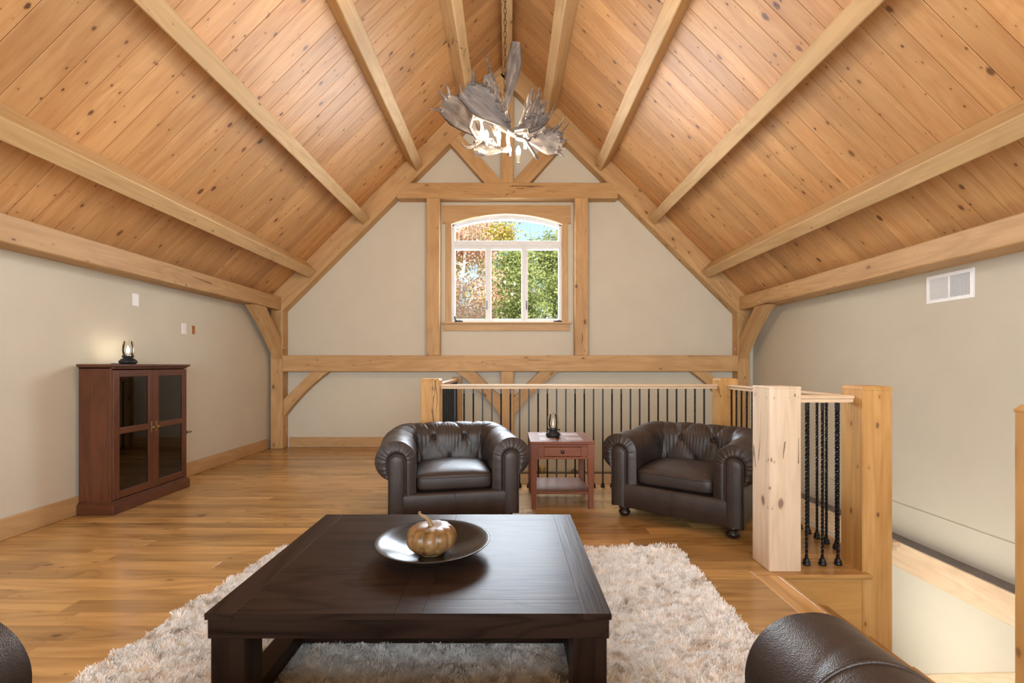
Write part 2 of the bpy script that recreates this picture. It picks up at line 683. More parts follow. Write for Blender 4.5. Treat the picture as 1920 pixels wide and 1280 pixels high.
# ceiling: plank boards on two slopes, each board its own object
ceil = MB()
for s in (-1, 1):
    e = 3.95
    ceil.prism([(0, RIDGE + 0.04), (s * e, RIDGE + 0.04 - e), (s * e, RIDGE + 0.22 - e), (0, RIDGE + 0.22)], YB - 0.2, YF + 0.25)
ceiling = struct('ceiling', ceil, 'trim', fix=True)
PW = 0.166
plank_meshes = []
for k in range(3):
    L = 5.2
    plank_meshes.append(MB().box(-L / 2, L / 2, -PW / 2 + 0.0012, PW / 2 - 0.0012, 0, 0.018, 0.0024).mesh('plank'))
    plank_meshes[-1].materials.append(M['pine'])
n_pl = int((YF - YB) / PW) + 1
for s in (-1, 1):
    for i in range(n_pl):
        y = YF - PW * (i + 0.5)
        d = V((s, 0, -1)).normalized()
        # board underside lies on the ceiling plane
        nrm = V((s, 0, 1)).normalized()
        yy = nrm.cross(d)
        m = Matrix((d, yy, nrm)).transposed().to_4x4()
        m.translation = V((0, y, RIDGE)) + d * 2.62 + nrm * random.uniform(0.0, 0.0025)
        o = bpy.data.objects.new('plank', plank_meshes[i % 3])
        COL.objects.link(o)
        place(o, ceiling, m)

# walls
wl = MB().box(XL - 0.2, XL, YB - 0.2, YF + 0.2, -0.3, 2.6)
struct('wall_left', wl, 'wall')
wr = MB()
wr.box(XR, XR + 0.2, YB - 0.2, YF + 0.2, -0.062, 2.6)
wr.box(XR + 0.008, XR + 0.2, YB - 0.2, YF + 0.2, -0.074, -0.062)
wr.box(XR, XR + 0.2, YB - 0.2, YF + 0.2, -0.40, -0.074)
wr.box(3.50, XR + 0.2, YB - 0.2, YF + 0.2, ZLOW, -0.40)
wall_right = struct('wall_right', wr, 'wall')
# window opening in the far wall
WX0, WX1, WZ0, WZ1 = -0.85, 0.785, 1.835, 3.48
wf = MB()
wf.box(-3.9, WX0, YF, YF + 0.2, -0.40, 6.0)
wf.box(WX1, 3.9, YF, YF + 0.2, -0.40, 6.0)
wf.box(WX0, WX1, YF, YF + 0.2, -0.40, WZ0)
wf.box(WX0, WX1, YF, YF + 0.2, WZ1, 6.0)
wf.box(-0.9, 3.9, 6.64, YF + 0.2, ZLOW, -0.40)
wall_back = struct('wall_back', wf, 'wall')
wn_ = MB().box(-3.9, 3.9, YB - 0.2, YB, -0.3, 6.0)
struct('wall_front', wn_, 'wall')
# stairwell walls of the storey below
sw = MB()
sw.box(-0.95, -0.85, 4.4, 6.9, ZLOW, -0.30)
sw.box(-0.95, 1.48, 4.30, 4.40, ZLOW, -0.30)
sw.box(1.38, 1.48, 1.0, 4.40, ZLOW, -0.30)
sw.box(1.38, 3.6, 0.95, 1.05, ZLOW, -0.30)
struct('wall_stairwell', sw, 'wall')
struct('floor_lower', MB().box(-0.95, 3.9, 0.95, 6.95, ZLOW - 0.1, ZLOW), 'floor')

# wooden belt beam and dark ledge round the stairwell
tb = beam('trim_1', (3.56, 1.1, -0.485), (3.56, 6.62, -0.485), 0.16, 0.23, 'rail', c=0.006)
tb['kind'] = 'structure'
obj('ledge_cap', MB().box(3.485, XR, 1.1, 6.62, -0.372, -0.366), 'ledge', tb, I4, world=True)
tb2 = beam('trim_2', (-0.85, 6.70, -0.485), (3.62, 6.70, -0.485), 0.16, 0.23, 'rail', c=0.006)
tb2['kind'] = 'structure'
obj('ledge_cap', MB().box(-0.85, 3.5, 6.625, YF, -0.372, -0.366), 'ledge', tb2, I4, world=True)

# floor: subfloor slab with separate boards
fl = MB()
XE, YE, XP, YP = 1.54, 2.64, 2.25, 4.56      # stair edge x, platform front y, platform right x, far rail edge y
XH = -0.665                                  # left edge of the stairwell along the far wall
fl.box(XL, XE, 1.18, YP, -0.30, -0.02)
fl.box(XE, XP, YE + 0.05, YP, -0.30, -0.02)
fl.box(XL, XH, YP, YF, -0.30, -0.02)
fl.box(XL, XR, YB, 1.18, -0.30, 0.0)
floor = struct('floor', fl, 'panel')
FW = 0.1155
fm = {}


def floor_board(x0, x1, y, w=FW):
    L = x1 - x0
    mb = MB().box(-L / 2 + 0.0007, L / 2 - 0.0007, -w / 2 + 0.0007, w / 2 - 0.0007, -0.019, 0, 0.0004)
    obj('board', mb, 'floor', floor, T((x0 + x1) / 2, y, random.uniform(-0.0006, 0.0)))


y = 1.18 + FW / 2
while y < YF:
    w = FW
    if y + w / 2 > YF:
        w = YF - (y - FW / 2)
    x1 = 1.41 if y + FW * .5 < YE + 0.05 else (XP if y + FW * 0.5 < YP + 0.03 else XH)
    x = XL + 0.002
    first = True
    while x < x1 - 0.05:
        L = random.uniform(0.75, 1.9) if not first else random.uniform(0.4, 1.6)
        first = False
        e = min(x + L, x1)
        if x1 - e < 0.3:
            e = x1
        floor_board(x, e, y)
        x = e
    y += FW
# border board along the stair edge and nosings
nb = beam('border_board', (1.475, 1.18, -0.0095), (1.475, YE - 0.03, -0.0095), 0.128, 0.019, 'floor', floor, c=0.0005)
beam('nosing', (1.55, 1.18, -0.014), (1.55, YE - 0.03, -0.014), 0.035, 0.028, 'floor', floor, c=0.009)
beam('nosing', (1.41, YE + 0.007, -0.014), (2.095, YE + 0.007, -0.014), 0.075, 0.028, 'floor', floor, c=0.009)
beam('nosing', (XP + 0.006, 2.84, -0.014), (XP + 0.006, YP, -0.014), 0.05, 0.028, 'floor', floor, c=0.009)
beam('nosing', (XH - 0.03, YP + 0.006, -0.014), (XP, YP + 0.006, -0.014), 0.05, 0.028, 'floor', floor, c=0.009)
beam('fascia_panel', (XE + 0.01, YE + 0.033, -0.26), (2.064, YE + 0.033, -0.26), 0.03, 0.46, 'panel', floor, c=0.003)
beam('skirt_board', (XE + 0.012, 1.2, -0.17), (XE + 0.012, YE + 0.015, -0.17), 0.02, 0.28, 'panel', floor, c=0.003)

# baseboards
bl = beam('baseboard_left', (XL + 0.011, YB, 0.074), (XL + 0.011, YT, 0.074), 0.022, 0.148, 'trim', c=0.004)
bl['kind'] = 'structure'
bf = beam('baseboard_back', (-3.25, YF - 0.011, 0.074), (XH - 0.1, YF - 0.011, 0.074), 0.022, 0.148, 'trim', c=0.004)
bf['kind'] = 'structure'

# ------------------------------------------------------------------ gable timber frame
CXT = -0.022
truss = thing('timber_frame', 'honey oak timber frame of posts, ties and curved braces on the far gable wall', 'timber frame', T(0, 6.66, 0))
yc = (YT + YF) / 2
dp = YF - YT


def tbeam(name, A, B, wz, up=(0, 1, 0), mat='oak', dy=0.0, depth=None):
    """beam in the plane of the far wall; wz = face width seen from the room"""
    de = depth or dp
    m, L = frame(A, B, (0, -1, 0))
    mb = MB().box(-L / 2, L / 2, -wz / 2, wz / 2, -de / 2, de / 2, 0.007)
    return obj(name, mb, mat, truss, m, world=True)


PXL, PXR = -3.36, 3.40
for px in (PXL, PXR):
    tbeam('post', (px, yc, 0.0 if px < 0 else -0.36), (px, yc, 2.03), 0.175)
tbeam('tie_beam', (PXL + 0.085, yc - 0.001, 1.238), (PXR - 0.085, yc - 0.001, 1.238), 0.232)
for px in (-1.097, 1.054):
    tbeam('window_post', (px, yc, 1.354), (px, yc, 3.63), 0.19, depth=dp * 0.96)
tbeam('collar_tie', (-1.62, yc - 0.002, 3.738), (1.58, yc - 0.002, 3.738), 0.225)
tbeam('king_post', (CXT, yc, -0.36), (CXT, yc, 1.122), 0.186, depth=dp * 0.9)
tbeam('king_post', (CXT, yc, 3.85), (CXT, yc, 5.20), 0.178, depth=dp * 0.9)
RIN = 5.275
for s in (-1, 1):
    hw = 0.265
    # inner edge: z = RIN - |x| ; rafter centre line offset outward by hw/2
    off = hw / 2 / math.sqrt(2)
    xa, xb = (PXL - 0.02 if s < 0 else PXR + 0.02), 0.0
    A = (s * (abs(xa) + off - 0.02), yc - 0.004, RIN - abs(xa) + off + 0.02)
    B = (s * off - s * 0.13, yc - 0.004, RIN + off + 0.13)
    tbeam('rafter', A, B, hw)
    # strut from the king post foot out to the rafter
    A = (CXT + s * 0.145, yc + 0.004, 3.80)
    B = (CXT + s * 0.96, yc + 0.004, 4.72)
    tbeam('strut', A, B, 0.20, depth=dp * 0.9)


def brace_outline(r_in, r_out, t=0.42):
    pts = [(0, -r_in), (r_in, 0), (r_out, 0)]
    for k in range(1, 12):
        u = k / 12
        c = r_out * t
        x = (1 - u) ** 2 * r_out + 2 * u * (1 - u) * c
        z = (1 - u) ** 2 * 0 + 2 * u * (1 - u) * -c + u * u * -r_out
        pts.append((x, z))
    pts.append((0, -r_out))
    return pts


def brace(parent, corner, dirx, r_in, r_out, thick, mat='oak'):
    """curved knee brace filling the corner under a beam; dirx = horizontal direction away from the post"""
    mb = MB()
    o = brace_outline(r_in, r_out)
    d = V(dirx).normalized()
    side = V((0, 0, 1)).cross(d)
    m = Matrix((d, side, V((0, 0, 1)))).transposed().to_4x4()
    m.translation = V(corner)
    # turn so that the local X follows the brace's length (45 degrees) for the grain
    rot = RY(-PI / 4)
    ri = rot.inverted()
    c0 = V((r_out / 2, 0, -r_out / 2))
    pts = [((ri @ (V((x, 0, z)) - c0)).x, (ri @ (V((x, 0, z)) - c0)).z) for x, z in o]
    mb.prism(pts, -thick / 2, thick / 2)
    return obj('knee_brace', mb, mat, parent, m @ T(*c0) @ rot, world=True, fix=True)


brace(truss, (PXL + 0.085, yc + 0.01, 1.122), (1, 0, 0), 0.41, 0.66, dp * 0.7)
brace(truss, (PXR - 0.085, yc + 0.01, 1.122), (-1, 0, 0), 0.41, 0.66, dp * 0.7)
brace(truss, (CXT - 0.09, yc + 0.01, 1.122), (-1, 0, 0), 0.38, 0.66, dp * 0.7)
brace(truss, (CXT + 0.09, yc + 0.01, 1.122), (1, 0, 0), 0.38, 0.66, dp * 0.7)

# wall plates under the eaves with their knee braces
for s, nm in ((-1, 'left'), (1, 'right')):
    xin, xout = (-3.29, XL) if s < 0 else (3.33, XR)
    p = beam('wall_plate', ((xin + xout) / 2, YB, 2.102), ((xin + xout) / 2, YT + 0.005, 2.102), abs(xout - xin), 0.19, 'oak')
    tag(p, 'long oak wall plate beam along the top of the %s wall' % nm, 'beam', 'wall plates under the eaves')
    px = PXL if s < 0 else PXR
    brace(p, (px - s * 0.01, YT, 2.0), (0, -1, 0), 0.42, 0.70, 0.13, 'oak')
peg_me = MB().lathe([(0.011, 0), (0.011, 0.003), (0.008, 0.006), (0.002, 0.007)], 10).mesh('peg')
peg_me.materials.append(M['rail'])
for par, px, py_, pz, sx_ in ((bpy.data.objects['wall_plate'], -3.29, 6.02, 2.03, 1), (bpy.data.objects['wall_plate.001'], 3.33, 6.06, 2.05, -1),
                              (truss, PXL + 0.0875, 6.61, 1.465, 1), (truss, PXR - 0.0875, 6.65, 1.447, -1)):
    o = bpy.data.objects.new('peg', peg_me)
    COL.objects.link(o)
    place(o, par, T(px, py_, pz) @ RY(PI / 2 * sx_), world=True)
# purlins
names = ['lowest', 'second lowest', 'second highest', 'highest']
for s, side in ((-1, 'left'), (1, 'right')):
    nrm = V((s, 0, 1)).normalized()
    for i, xc in enumerate((2.86, 2.09, 1.32, 0.55)):
        d = 0.224
        base = V((s * (xc - 0.04), 0, 5.335 - (xc - 0.04))) + nrm * d / 2
        A, B = base + V((0, YB, 0)), base + V((0, YT + 0.01, 0))
        p = beam('roof_purlin', A, B, 0.132, d, 'oak_pale', up=nrm)
        tag(p, '%s of the four pale oak purlins on the %s ceiling slope' % (names[i], side), 'beam', 'roof purlins')
r = beam('ridge_beam', (CXT, YB, 5.50), (CXT, YT + 0.01, 5.50), 0.135, 0.20, 'oak_pale')
tag(r, 'pale oak ridge beam along the peak of the ceiling', 'beam')

# ------------------------------------------------------------------ window
win = thing('window_1', 'white arched gable window with three sashes in the far wall', None, T(-0.03, YF, WZ0), kind='structure')
CX = -0.031
wcas = MB().box(-0.0425, 0.0425, -0.022, 0, 0, 0.001)


def trim_piece(nm, A, B, face, depth=0.026):
    m, L = frame(A, B, (0, -1, 0))
    mb = MB().box(-L / 2, L / 2, -face / 2, face / 2, -depth / 2, depth / 2, 0.003)
    return obj(nm, mb, 'trim', win, m, world=True)


trim_piece('side_casing', (-0.892, YF - 0.013, 1.84), (-0.892, YF - 0.013, 3.31), 0.088)
trim_piece('side_casing', (0.830, YF - 0.013, 1.84), (0.830, YF - 0.013, 3.31), 0.088)
trim_piece('sill', (-0.985, YF - 0.03, 1.835), (0.92, YF - 0.03, 1.835), 0.026, 0.06)
trim_piece('apron', (-0.97, YF - 0.013, 1.771), (0.905, YF - 0.013, 1.771), 0.105)


def arc_z(x, half, z_end, z_peak):
    h = z_peak - z_end
    R = (half * half + h * h) / (2 * h)
    return z_peak - R + math.sqrt(max(R * R - x * x, 0))


hp = [(-0.98 - CX, 3.305), (-0.98 - CX, 3.575), (0.915 - CX, 3.575), (0.915 - CX, 3.305), (0.815, 3.305)]
for k in range(0, 25):
    x = 0.812 - 1.624 * k / 24
    hp.append((x, arc_z(x, 0.812, 3.305, 3.448)))
hp.append((-0.815, 3.305))
# build the head as strips so the arched underside stays clean
hd = MB()
xs = [-0.949] + [-0.812 + 1.624 * k / 28 for k in range(29)] + [0.946]
for a, b in zip(xs[:-1], xs[1:]):
    za = arc_z(a, 0.812, 3.305, 3.448) if abs(a) < 0.813 and abs(b) < 0.813 else 3.305
    zb = arc_z(b, 0.812, 3.305, 3.448) if abs(a) < 0.813 and abs(b) < 0.813 else 3.305
    hd.prism([(a, za), (b, zb), (b, 3.575), (a, 3.575)], -0.03, 0)
obj('head_casing', hd, 'trim', win, T(CX, YF, 0), world=True, fix=True)
# white frame
fy0, fy1 = YF + 0.005, YF + 0.085


def frame_box(nm, x0, x1, z0, z1, y0, y1, parent, mat='white', c=0.004):
    cx, cy, cz = (x0 + x1) / 2, (y0 + y1) / 2, (z0 + z1) / 2
    mb = MB().box(x0 - cx, x1 - cx, y0 - cy, y1 - cy, z0 - cz, z1 - cz, c)
    return obj(nm, mb, mat, parent, T(CX + cx, cy, cz), world=True)


H = 0.812
fr = MB()
fr.box(-H, -H + 0.04, fy0, fy1, 1.868, 3.30)
fr.box(H - 0.04, H, fy0, fy1, 1.868, 3.30)
fr.box(-H, H, fy0, fy1, 1.838, 1.868)
fr.box(-H + 0.04, H - 0.04, fy0, fy1, 2.985, 3.06, 0.006)
for k in range(28):
    a, b = -H + 2 * H * k / 28, -H + 2 * H * (k + 1) / 28
    for (o0, o1, y0, y1) in ((0.0, -0.032, fy0, fy1), (-0.028, -0.062, fy0 + 0.02, fy1)):
        f = lambda x, o: arc_z(x, H, 3.305, 3.445) + o
        fr.prism([(a, f(a, o1)), (b, f(b, o1)), (b, f(b, o0)), (a, f(a, o0))], y0, y1)
fo = obj('window_frame', fr, 'white', win, T(CX, 0, 0), world=True, fix=True)
# fixed arched pane
ap = MB()
xs = [-0.775 + 1.55 * k / 24 for k in range(25)]
for a, b in zip(xs[:-1], xs[1:]):
    ap.prism([(a, 3.05), (b, 3.05), (b, arc_z(b, H, 3.305, 3.445) - 0.05), (a, arc_z(a, H, 3.305, 3.445) - 0.05)], fy0 + 0.045, fy0 + 0.049)
obj('arched_pane', ap, 'pane', fo, T(CX, 0, 0), world=True)
# three sashes with panes
px2x = lambda p: (p - 954) * 6.79 / 853.3 - CX
for (g0, g1) in ((853.5, 910.5), (921, 978), (989.5, 1047.5)):
    a, b = px2x(g0), px2x(g1)
    sb = MB()
    t = 0.045
    z0, z1 = 1.868, 2.985
    sb.box(a - t, a, fy0 + 0.012, fy1 - 0.01, z0, z1, 0.004)
    sb.box(b, b + t, fy0 + 0.012, fy1 - 0.01, z0, z1, 0.004)
    sb.box(a, b, fy0 + 0.012, fy1 - 0.01, z0, z0 + 0.035, 0.004)
    sb.box(a, b, fy0 + 0.012, fy1 - 0.01, z1 - 0.05, z1, 0.004)
    so = obj('sash', sb, 'white', win, T(CX, 0, 0), world=True)
    obj('pane', MB().box(a, b, fy0 + 0.04, fy0 + 0.044, z0 + 0.03, z1 - 0.045), 'pane', so, T(CX, 0, 0), world=True)
    if g0 != 921:
        hx = b + 0.02 if g0 < 900 else a - 0.02
        lk = MB().tube([(hx, fy0 + 0.012, 2.17), (hx, fy0 - 0.006, 2.13), (hx, fy0 - 0.004, 2.06), (hx, fy0 + 0.012, 2.04)], 0.006, 6)
        obj('sash_lock', lk, 'blackpaint', so, T(CX, 0, 0), world=True)
        ck = MB()
        hx = a + 0.02 if g0 < 900 else b - 0.06
        ck.tube([(hx - 0.02, fy0 - 0.012, 1.858), (hx + 0.05, fy0 - 0.016, 1.866), (hx + 0.10, fy0 - 0.016, 1.86)], [0.014, 0.015, 0.01], 8)
        if g0 < 900:
            ck.tube([(hx, fy0 - 0.014, 1.87), (hx - 0.02, fy0 - 0.03, 1.91), (hx - 0.008, fy0 - 0.03, 1.935)], [0.009, 0.009, 0.013], 8)
        obj('crank_handle', ck, 'blackpaint', so, T(CX, 0, 0), world=True)

# ------------------------------------------------------------------ stairs of the stairwell
stairs = thing('staircase', 'oak staircase going down beside the platform to the lower storey', 'staircase', T(1.6, 1.9, ZLOW))
for k in range(6):
    x0 = XE + 0.03 + k * 0.25
    z = -0.175 * (k + 1)
    beam('tread', (x0 + 0.125, 1.39, z - 0.015), (x0 + 0.125, YE - 0.02, z - 0.015), 0.28, 0.03, 'floor', stairs)
    beam('riser', (x0 + 0.005, 1.39, z + 0.0725), (x0 + 0.005, YE - 0.02, z + 0.0725), 0.018, 0.145, 'trim', stairs, c=0.002)
beam('landing', (3.27, 1.39, -1.065), (3.27, 2.96, -1.065), 0.44, 0.03, 'floor', stairs)
beam('landing', (2.66, 2.66, -1.065), (2.66, 2.96, -1.065), 0.78, 0.03, 'floor', stairs)
for k in range(9):
    y0 = 2.96 + k * 0.25
    z = -1.05 - 0.175 * (k + 1)
    beam('tread', (2.3, y0 + 0.125, z - 0.015), (3.46, y0 + 0.125, z - 0.015), 0.28, 0.03, 'floor', stairs)
    beam('riser', (2.3, y0 + 0.005, z + 0.0725), (3.46, y0 + 0.005, z + 0.0725), 0.018, 0.145, 'trim', stairs, c=0.002)
A, B = V((3.488, 2.9, -0.90)), V((3.488, 5.5, -2.72))
beam('skirt_board', A, B, 0.022, 0.26, 'rail', stairs)
beam('skirt_board', V((3.488, 1.2, -0.94)), V((3.488, 2.93, -0.94)), 0.022, 0.14, 'rail', stairs)

# ------------------------------------------------------------------ guard rail with newels and iron balusters
rail = thing('stair_railing', 'oak guard railing with black iron balusters round the stairwell', 'railing', T(0.7, 4.48, 0))


def newel(px, py, s, mat, top=1.078, bot=0.0, parent=None, label=None, cap=0.016):
    h = top - bot
    mb = MB()
    c = 0.012
    a = s / 2
    mb.box(-h / 2, h / 2 - cap * 1.1, -a, a, -a, a, 0.005)
    b = a - cap * 0.75
    x0, x1 = h / 2 - cap * 1.1 - 0.006, h / 2
    vs = [(x0, -a, -a), (x0, a, -a), (x0, a, a), (x0, -a, a), (x1 - cap, -a, -a), (x1 - cap, a, -a), (x1 - cap, a, a), (x1 - cap, -a, a),
          (x1, -b, -b), (x1, b, -b), (x1, b, b), (x1, -b, b)]
    fs = [(0, 1, 5, 4), (1, 2, 6, 5), (2, 3, 7, 6), (3, 0, 4, 7), (4, 5, 9, 8), (5, 6, 10, 9), (6, 7, 11, 10), (7, 4, 8, 11), (8, 9, 10, 11)]
    mb.add(vs, fs)
    m, L = frame((px, py, bot), (px, py, top), (0, -1, 0))
    o = obj('newel_post', mb, mat, parent, m, world=True, fix=True)
    if label:
        o['label'] = label
    return o


YR = 4.52
newel(-0.762, YR - 0.02, 0.186, 'oak_post', 1.076, 0.0, rail, 'amber newel with long vertical drying cracks')
newel(2.147, YR, 0.175, 'oak_post', 1.078, -0.36, rail)
newel(1.612, 2.745, 0.187, 'oak_bleached', 1.08, 0.0, rail, 'pale bleached newel with dark knots down its middle', 0.005)
newel(2.152, 2.743, 0.176, 'oak_post', 1.082, -1.6, rail, 'amber newel running down past the platform edge')
obj('half_newel', MB().box(-0.52, 0.52, -0.07, 0.07, -0.035, 0.035, 0.006), 'oak', rail, frame((-0.762, YF - 0.036, 0.0), (-0.762, YF - 0.036, 1.04), (0, -1, 0))[0], world=True)


def handrail(A, B):
    m, L = frame(A, B)
    mb = MB()
    pr = [(-0.020, -0.022), (0.020, -0.022), (0.022, -0.004), (0.031, 0.004), (0.032, 0.014), (0.024, 0.021), (-0.024, 0.021), (-0.032, 0.014), (-0.031, 0.004), (-0.022, -0.004)]
    n = len(pr)
    vs = [(-L / 2, a, b) for a, b in pr] + [(L / 2, a, b) for a, b in pr]
    fs = [(i, (i + 1) % n, (i + 1) % n + n, i + n) for i in range(n)] + [tuple(range(n - 1, -1, -1)), tuple(range(n, 2 * n))]
    mb.add(vs, fs)
    return obj('handrail', mb, 'rail', rail, m, world=True, fix=True)


ZR = 0.998
handrail((-0.67, YR - 0.02, ZR), (2.06, YR, ZR))
handrail((-0.762, YR + 0.075, ZR), (-0.762, YF - 0.07, ZR))
handrail((2.147, 2.832, ZR), (2.147, YR - 0.088, ZR))
handrail((1.705, 2.745, ZR + 0.006), (2.062, 2.745, ZR + 0.006))
sb_ = MB().box(0, 0.030, -0.03, 0.03, -0.022, 0.002, 0.003).box(0, 0.048, -0.036, 0.036, 0.002, 0.026, 0.004)
obj('rail_end_block', sb_, 'rail', rail, T(2.24, 2.69, 0.145), world=True)


def bar_mesh(twist):
    a = 0.0066
    H_ = 0.975
    zs = [0, 0.10, H_ - 0.10, H_] if not twist else [0, 0.05] + [0.05 + 0.875 * k / 60 for k in range(1, 60)] + [0.925, H_]
    vs, fs = [], []
    for z in zs:
        t = 0 if not twist else 2 * PI * 9 * min(max((z - 0.05) / 0.875, 0), 1)
        for k in range(4):
            an = PI / 4 + k * PI / 2 + t
            vs.append((a * 1.414 * math.cos(an), a * 1.414 * math.sin(an), z))
    for i in range(len(zs) - 1):
        for k in range(4):
            fs.append((i * 4 + k, i * 4 + (k + 1) % 4, i * 4 + 4 + (k + 1) % 4, i * 4 + 4 + k))
    fs.append((3, 2, 1, 0))
    mb = MB().add(vs, fs)
    me = mb.mesh('baluster')
    me.materials.append(M['iron'])
    return me


bars = [bar_mesh(False), bar_mesh(True)]
shoe_me = MB().lathe([(0.021, 0), (0.022, 0.010), (0.016, 0.014), (0.019, 0.020), (0.018, 0.026), (0.012, 0.036), (0.011, 0.040)], 10).mesh('shoe')
shoe_me.materials.append(M['iron'])


def baluster(x, y, k):
    o = bpy.data.objects.new('baluster', bars[k])
    COL.objects.link(o)
    place(o, rail, T(x, y, 0.003), world=True)
    s = bpy.data.objects.new('shoe', shoe_me)
    COL.objects.link(s)
    place(s, o, I4)


n = 29
for i in range(n):
    x = -0.534 + i * 0.0916
    if x < 2.03:
        baluster(x, YR - 0.02 + 0.02 * i / n, 1 if i % 4 in (1, 2) else 0)
for i in range(22):
    baluster(-0.762, YR + 0.17 + i * 0.0935, i % 2)
for i in range(18):
    yb = 2.89 + i * 0.0935
    if 2.88 < yb < YR - 0.12:
        baluster(2.147, yb, 1)
for i, x in enumerate((1.796, 1.892, 1.986)):
    baluster(x, 2.745, 1)
nw = newel(1.625, 1.285, 0.19, 'oak_post', 1.085, -1.2)
tag(nw, 'amber oak newel post cut by the right edge of the photo', 'post')

# ------------------------------------------------------------------ chesterfield seating
def chesterfield(name, label, W, D, mx, lam, top=0.655, seat_n=1, group=None):
    """W half width of the base, D depth; front faces local -y, origin on the floor at the middle of the front"""
    root = thing(name, label, 'armchair' if seat_n == 1 else 'sofa', mx, group)
    r = 0.24
    R, uc, zc = 0.145, -0.045, top - 0.145
    prof = [(-0.13, 0.20), (-0.185, 0.24)]
    for k in range(1, 9):
        prof.append((-0.19, 0.24 + (zc - 0.24) * k / 9))
    for k in range(0, 73):
        a = math.radians(180 - 250 * k / 72)
        prof.append((uc + R * math.cos(a), zc + R * math.sin(a)))
    za = prof[-1][1]
    for k in range(1, 7):
        prof.append((0.0, za - 0.015 - (za - 0.105) * k / 6))
    m = len(prof)
    tl = [0.0]
    for a, b in zip(prof[:-1], prof[1:]):
        tl.append(tl[-1] + math.hypot(b[0] - a[0], b[1] - a[1]))
    # path
    La, Lc, Lb = D - r, r * PI / 2, 2 * (W - r)
    tot = 2 * La + 2 * Lc + Lb

    def path(s):
        if s < La:
            return (-W, s), (-1, 0)
        s -= La
        if s < Lc:
            a = PI - s / r
            return (-W + r + r * math.cos(a), D - r + r * math.sin(a)), (math.cos(a), math.sin(a))
        s -= Lc
        if s < Lb:
            return (-W + r + s, D), (0, 1)
        s -= Lb
        if s < Lc:
            a = PI / 2 - s / r
            return (W - r + r * math.cos(a), D - r + r * math.sin(a)), (math.cos(a), math.sin(a))
        s -= Lc
        return (W, D - r - s), (1, 0)

    nb = max(1, round(Lb / lam + 0.4))
    sm = tot / 2
    i_roll = 10
    t1 = tl[14]
    t2 = tl[6]
    t0 = tl[i_roll + 40]

    def disp(s, t, z):
        sr = s - sm
        d_end = min(s, tot - s)
        back = max(0.0, min(1.0, (d_end - La * 0.62) / 0.18)) * (1.0 if abs(sr) < Lb / 2 + 0.03 else max(0.35, 1 - (abs(sr) - Lb / 2 - 0.03) * 8))
        p = sr / lam + 0.5 * ((seat_n + 1) % 2 if False else 0)
        if t <= t1:
            q = (t - t2) / (t1 - t2)
        else:
            q = 1 + (t - t1) / (t0 - t1)
        q = max(-0.4, q)
        u, v = p + q / 2, p - q / 2
        fade = max(0.0, min(1.0, (tl[-7] - t) / 0.12))
        su, sv = abs(math.sin(PI * u)), abs(math.sin(PI * v))
        pil = (su * sv) ** 0.24
        btn = math.exp(-((su * su + sv * sv) / 0.05))
        amp = 0.006 + 0.018 * back
        h = amp * (pil - 0.62) - btn * (0.030 * back) * (1 if 0.0 <= q <= 1.15 else 0.3)
        wr = 0.0022 * math.sin(s * 210 + 4 * math.sin(t * 13) + 9 * noise.noise(V((s * 7, t * 2, 1)))) * math.exp(-((q - 0.95) / 0.55) ** 2) * back
        n1 = noise.noise(V((s * 5, t * 5, 3.1 + W))) * 0.006
        return (h + n1) * fade + wr

    def point(s, j):
        (bx, by), (nx, ny) = path(s)
        u, z = prof[j]
        d_end = min(s, tot - s)
        bk = max(0.0, min(1.0, (d_end - La + 0.1) / 0.3))
        bk = bk * bk * (3 - 2 * bk)
        if z > 0.36:
            z = z + 0.035 * bk * min(1, (z - 0.36) / 0.2)
        if u < -0.15 and z < 0.55:
            u -= 0.05 * bk * max(0, min(1, (0.56 - z) / 0.3))
        # profile normal
        a = prof[max(j - 1, 0)]
        b = prof[min(j + 1, m - 1)]
        tx, tz = b[0] - a[0], b[1] - a[1]
        l = math.hypot(tx, tz) or 1
        nu, nz = -tz / l, tx / l
        h = disp(s, tl[j], z)
        u2, z2 = u + nu * h, z + nz * h
        lim = -r + 0.004 if La < s < La + Lc or La + Lc + Lb < s < tot - La else -9
        if u2 < lim:
            u2 = lim
        return (bx + nx * u2, by + ny * u2, z2)

    step = 0.0085
    for nm, s0, s1 in (('arm', 0.0, La + Lc * 0.42), ('back', La + Lc * 0.42, tot - La - Lc * 0.42), ('arm', tot - La - Lc * 0.42, tot)):
        k = max(4, int((s1 - s0) / step))
        P = [[point(s0 + (s1 - s0) * i / k, j) for j in range(m)] for i in range(k + 1)]
        mb = MB().grid(P, flip=True)
        if nm == 'arm':
            # gathered leather round the scroll front, closing on the front panel
            left = s0 == 0.0
            ring = P[0] if left else P[-1]
            jj = list(range(0, m))
            sx = -1 if left else 1
            cxp, czp, rp = -W * 1 * (-sx) if False else sx * (W - 0.055), zc - 0.005, 0.052
            rows = []
            NR = 9
            for q in range(NR + 1):
                t = q / NR
                row = []
                for j in jj:
                    x, yv, z = ring[j]
                    dx, dz = x - cxp, z - czp
                    an = math.atan2(dz, dx)
                    # inner target on the panel outline
                    if z >= czp - 0.02:
                        tx_, tz_ = cxp + rp * math.cos(an), czp + rp * math.sin(an)
                    else:
                        tx_, tz_ = cxp + (rp if dx > 0 else -rp), min(z, czp)
                    pl = 0.0055 * (abs(math.sin(an * 11 + 0.6 * math.sin(an * 7))) - 0.6) * math.sin(PI * min(1, t * 1.15))
                    bul = -0.027 * math.sin(min(1, t * 1.2) * PI / 2) + 0.020 * max(0, t - 0.72) / 0.28
                    row.append((x + (tx_ - x) * t, yv + bul + pl, z + (tz_ - z) * t))
                rows.append(row)
            mb.grid(rows, flip=not left)
        a_ = obj(nm, mb, 'leather', root)
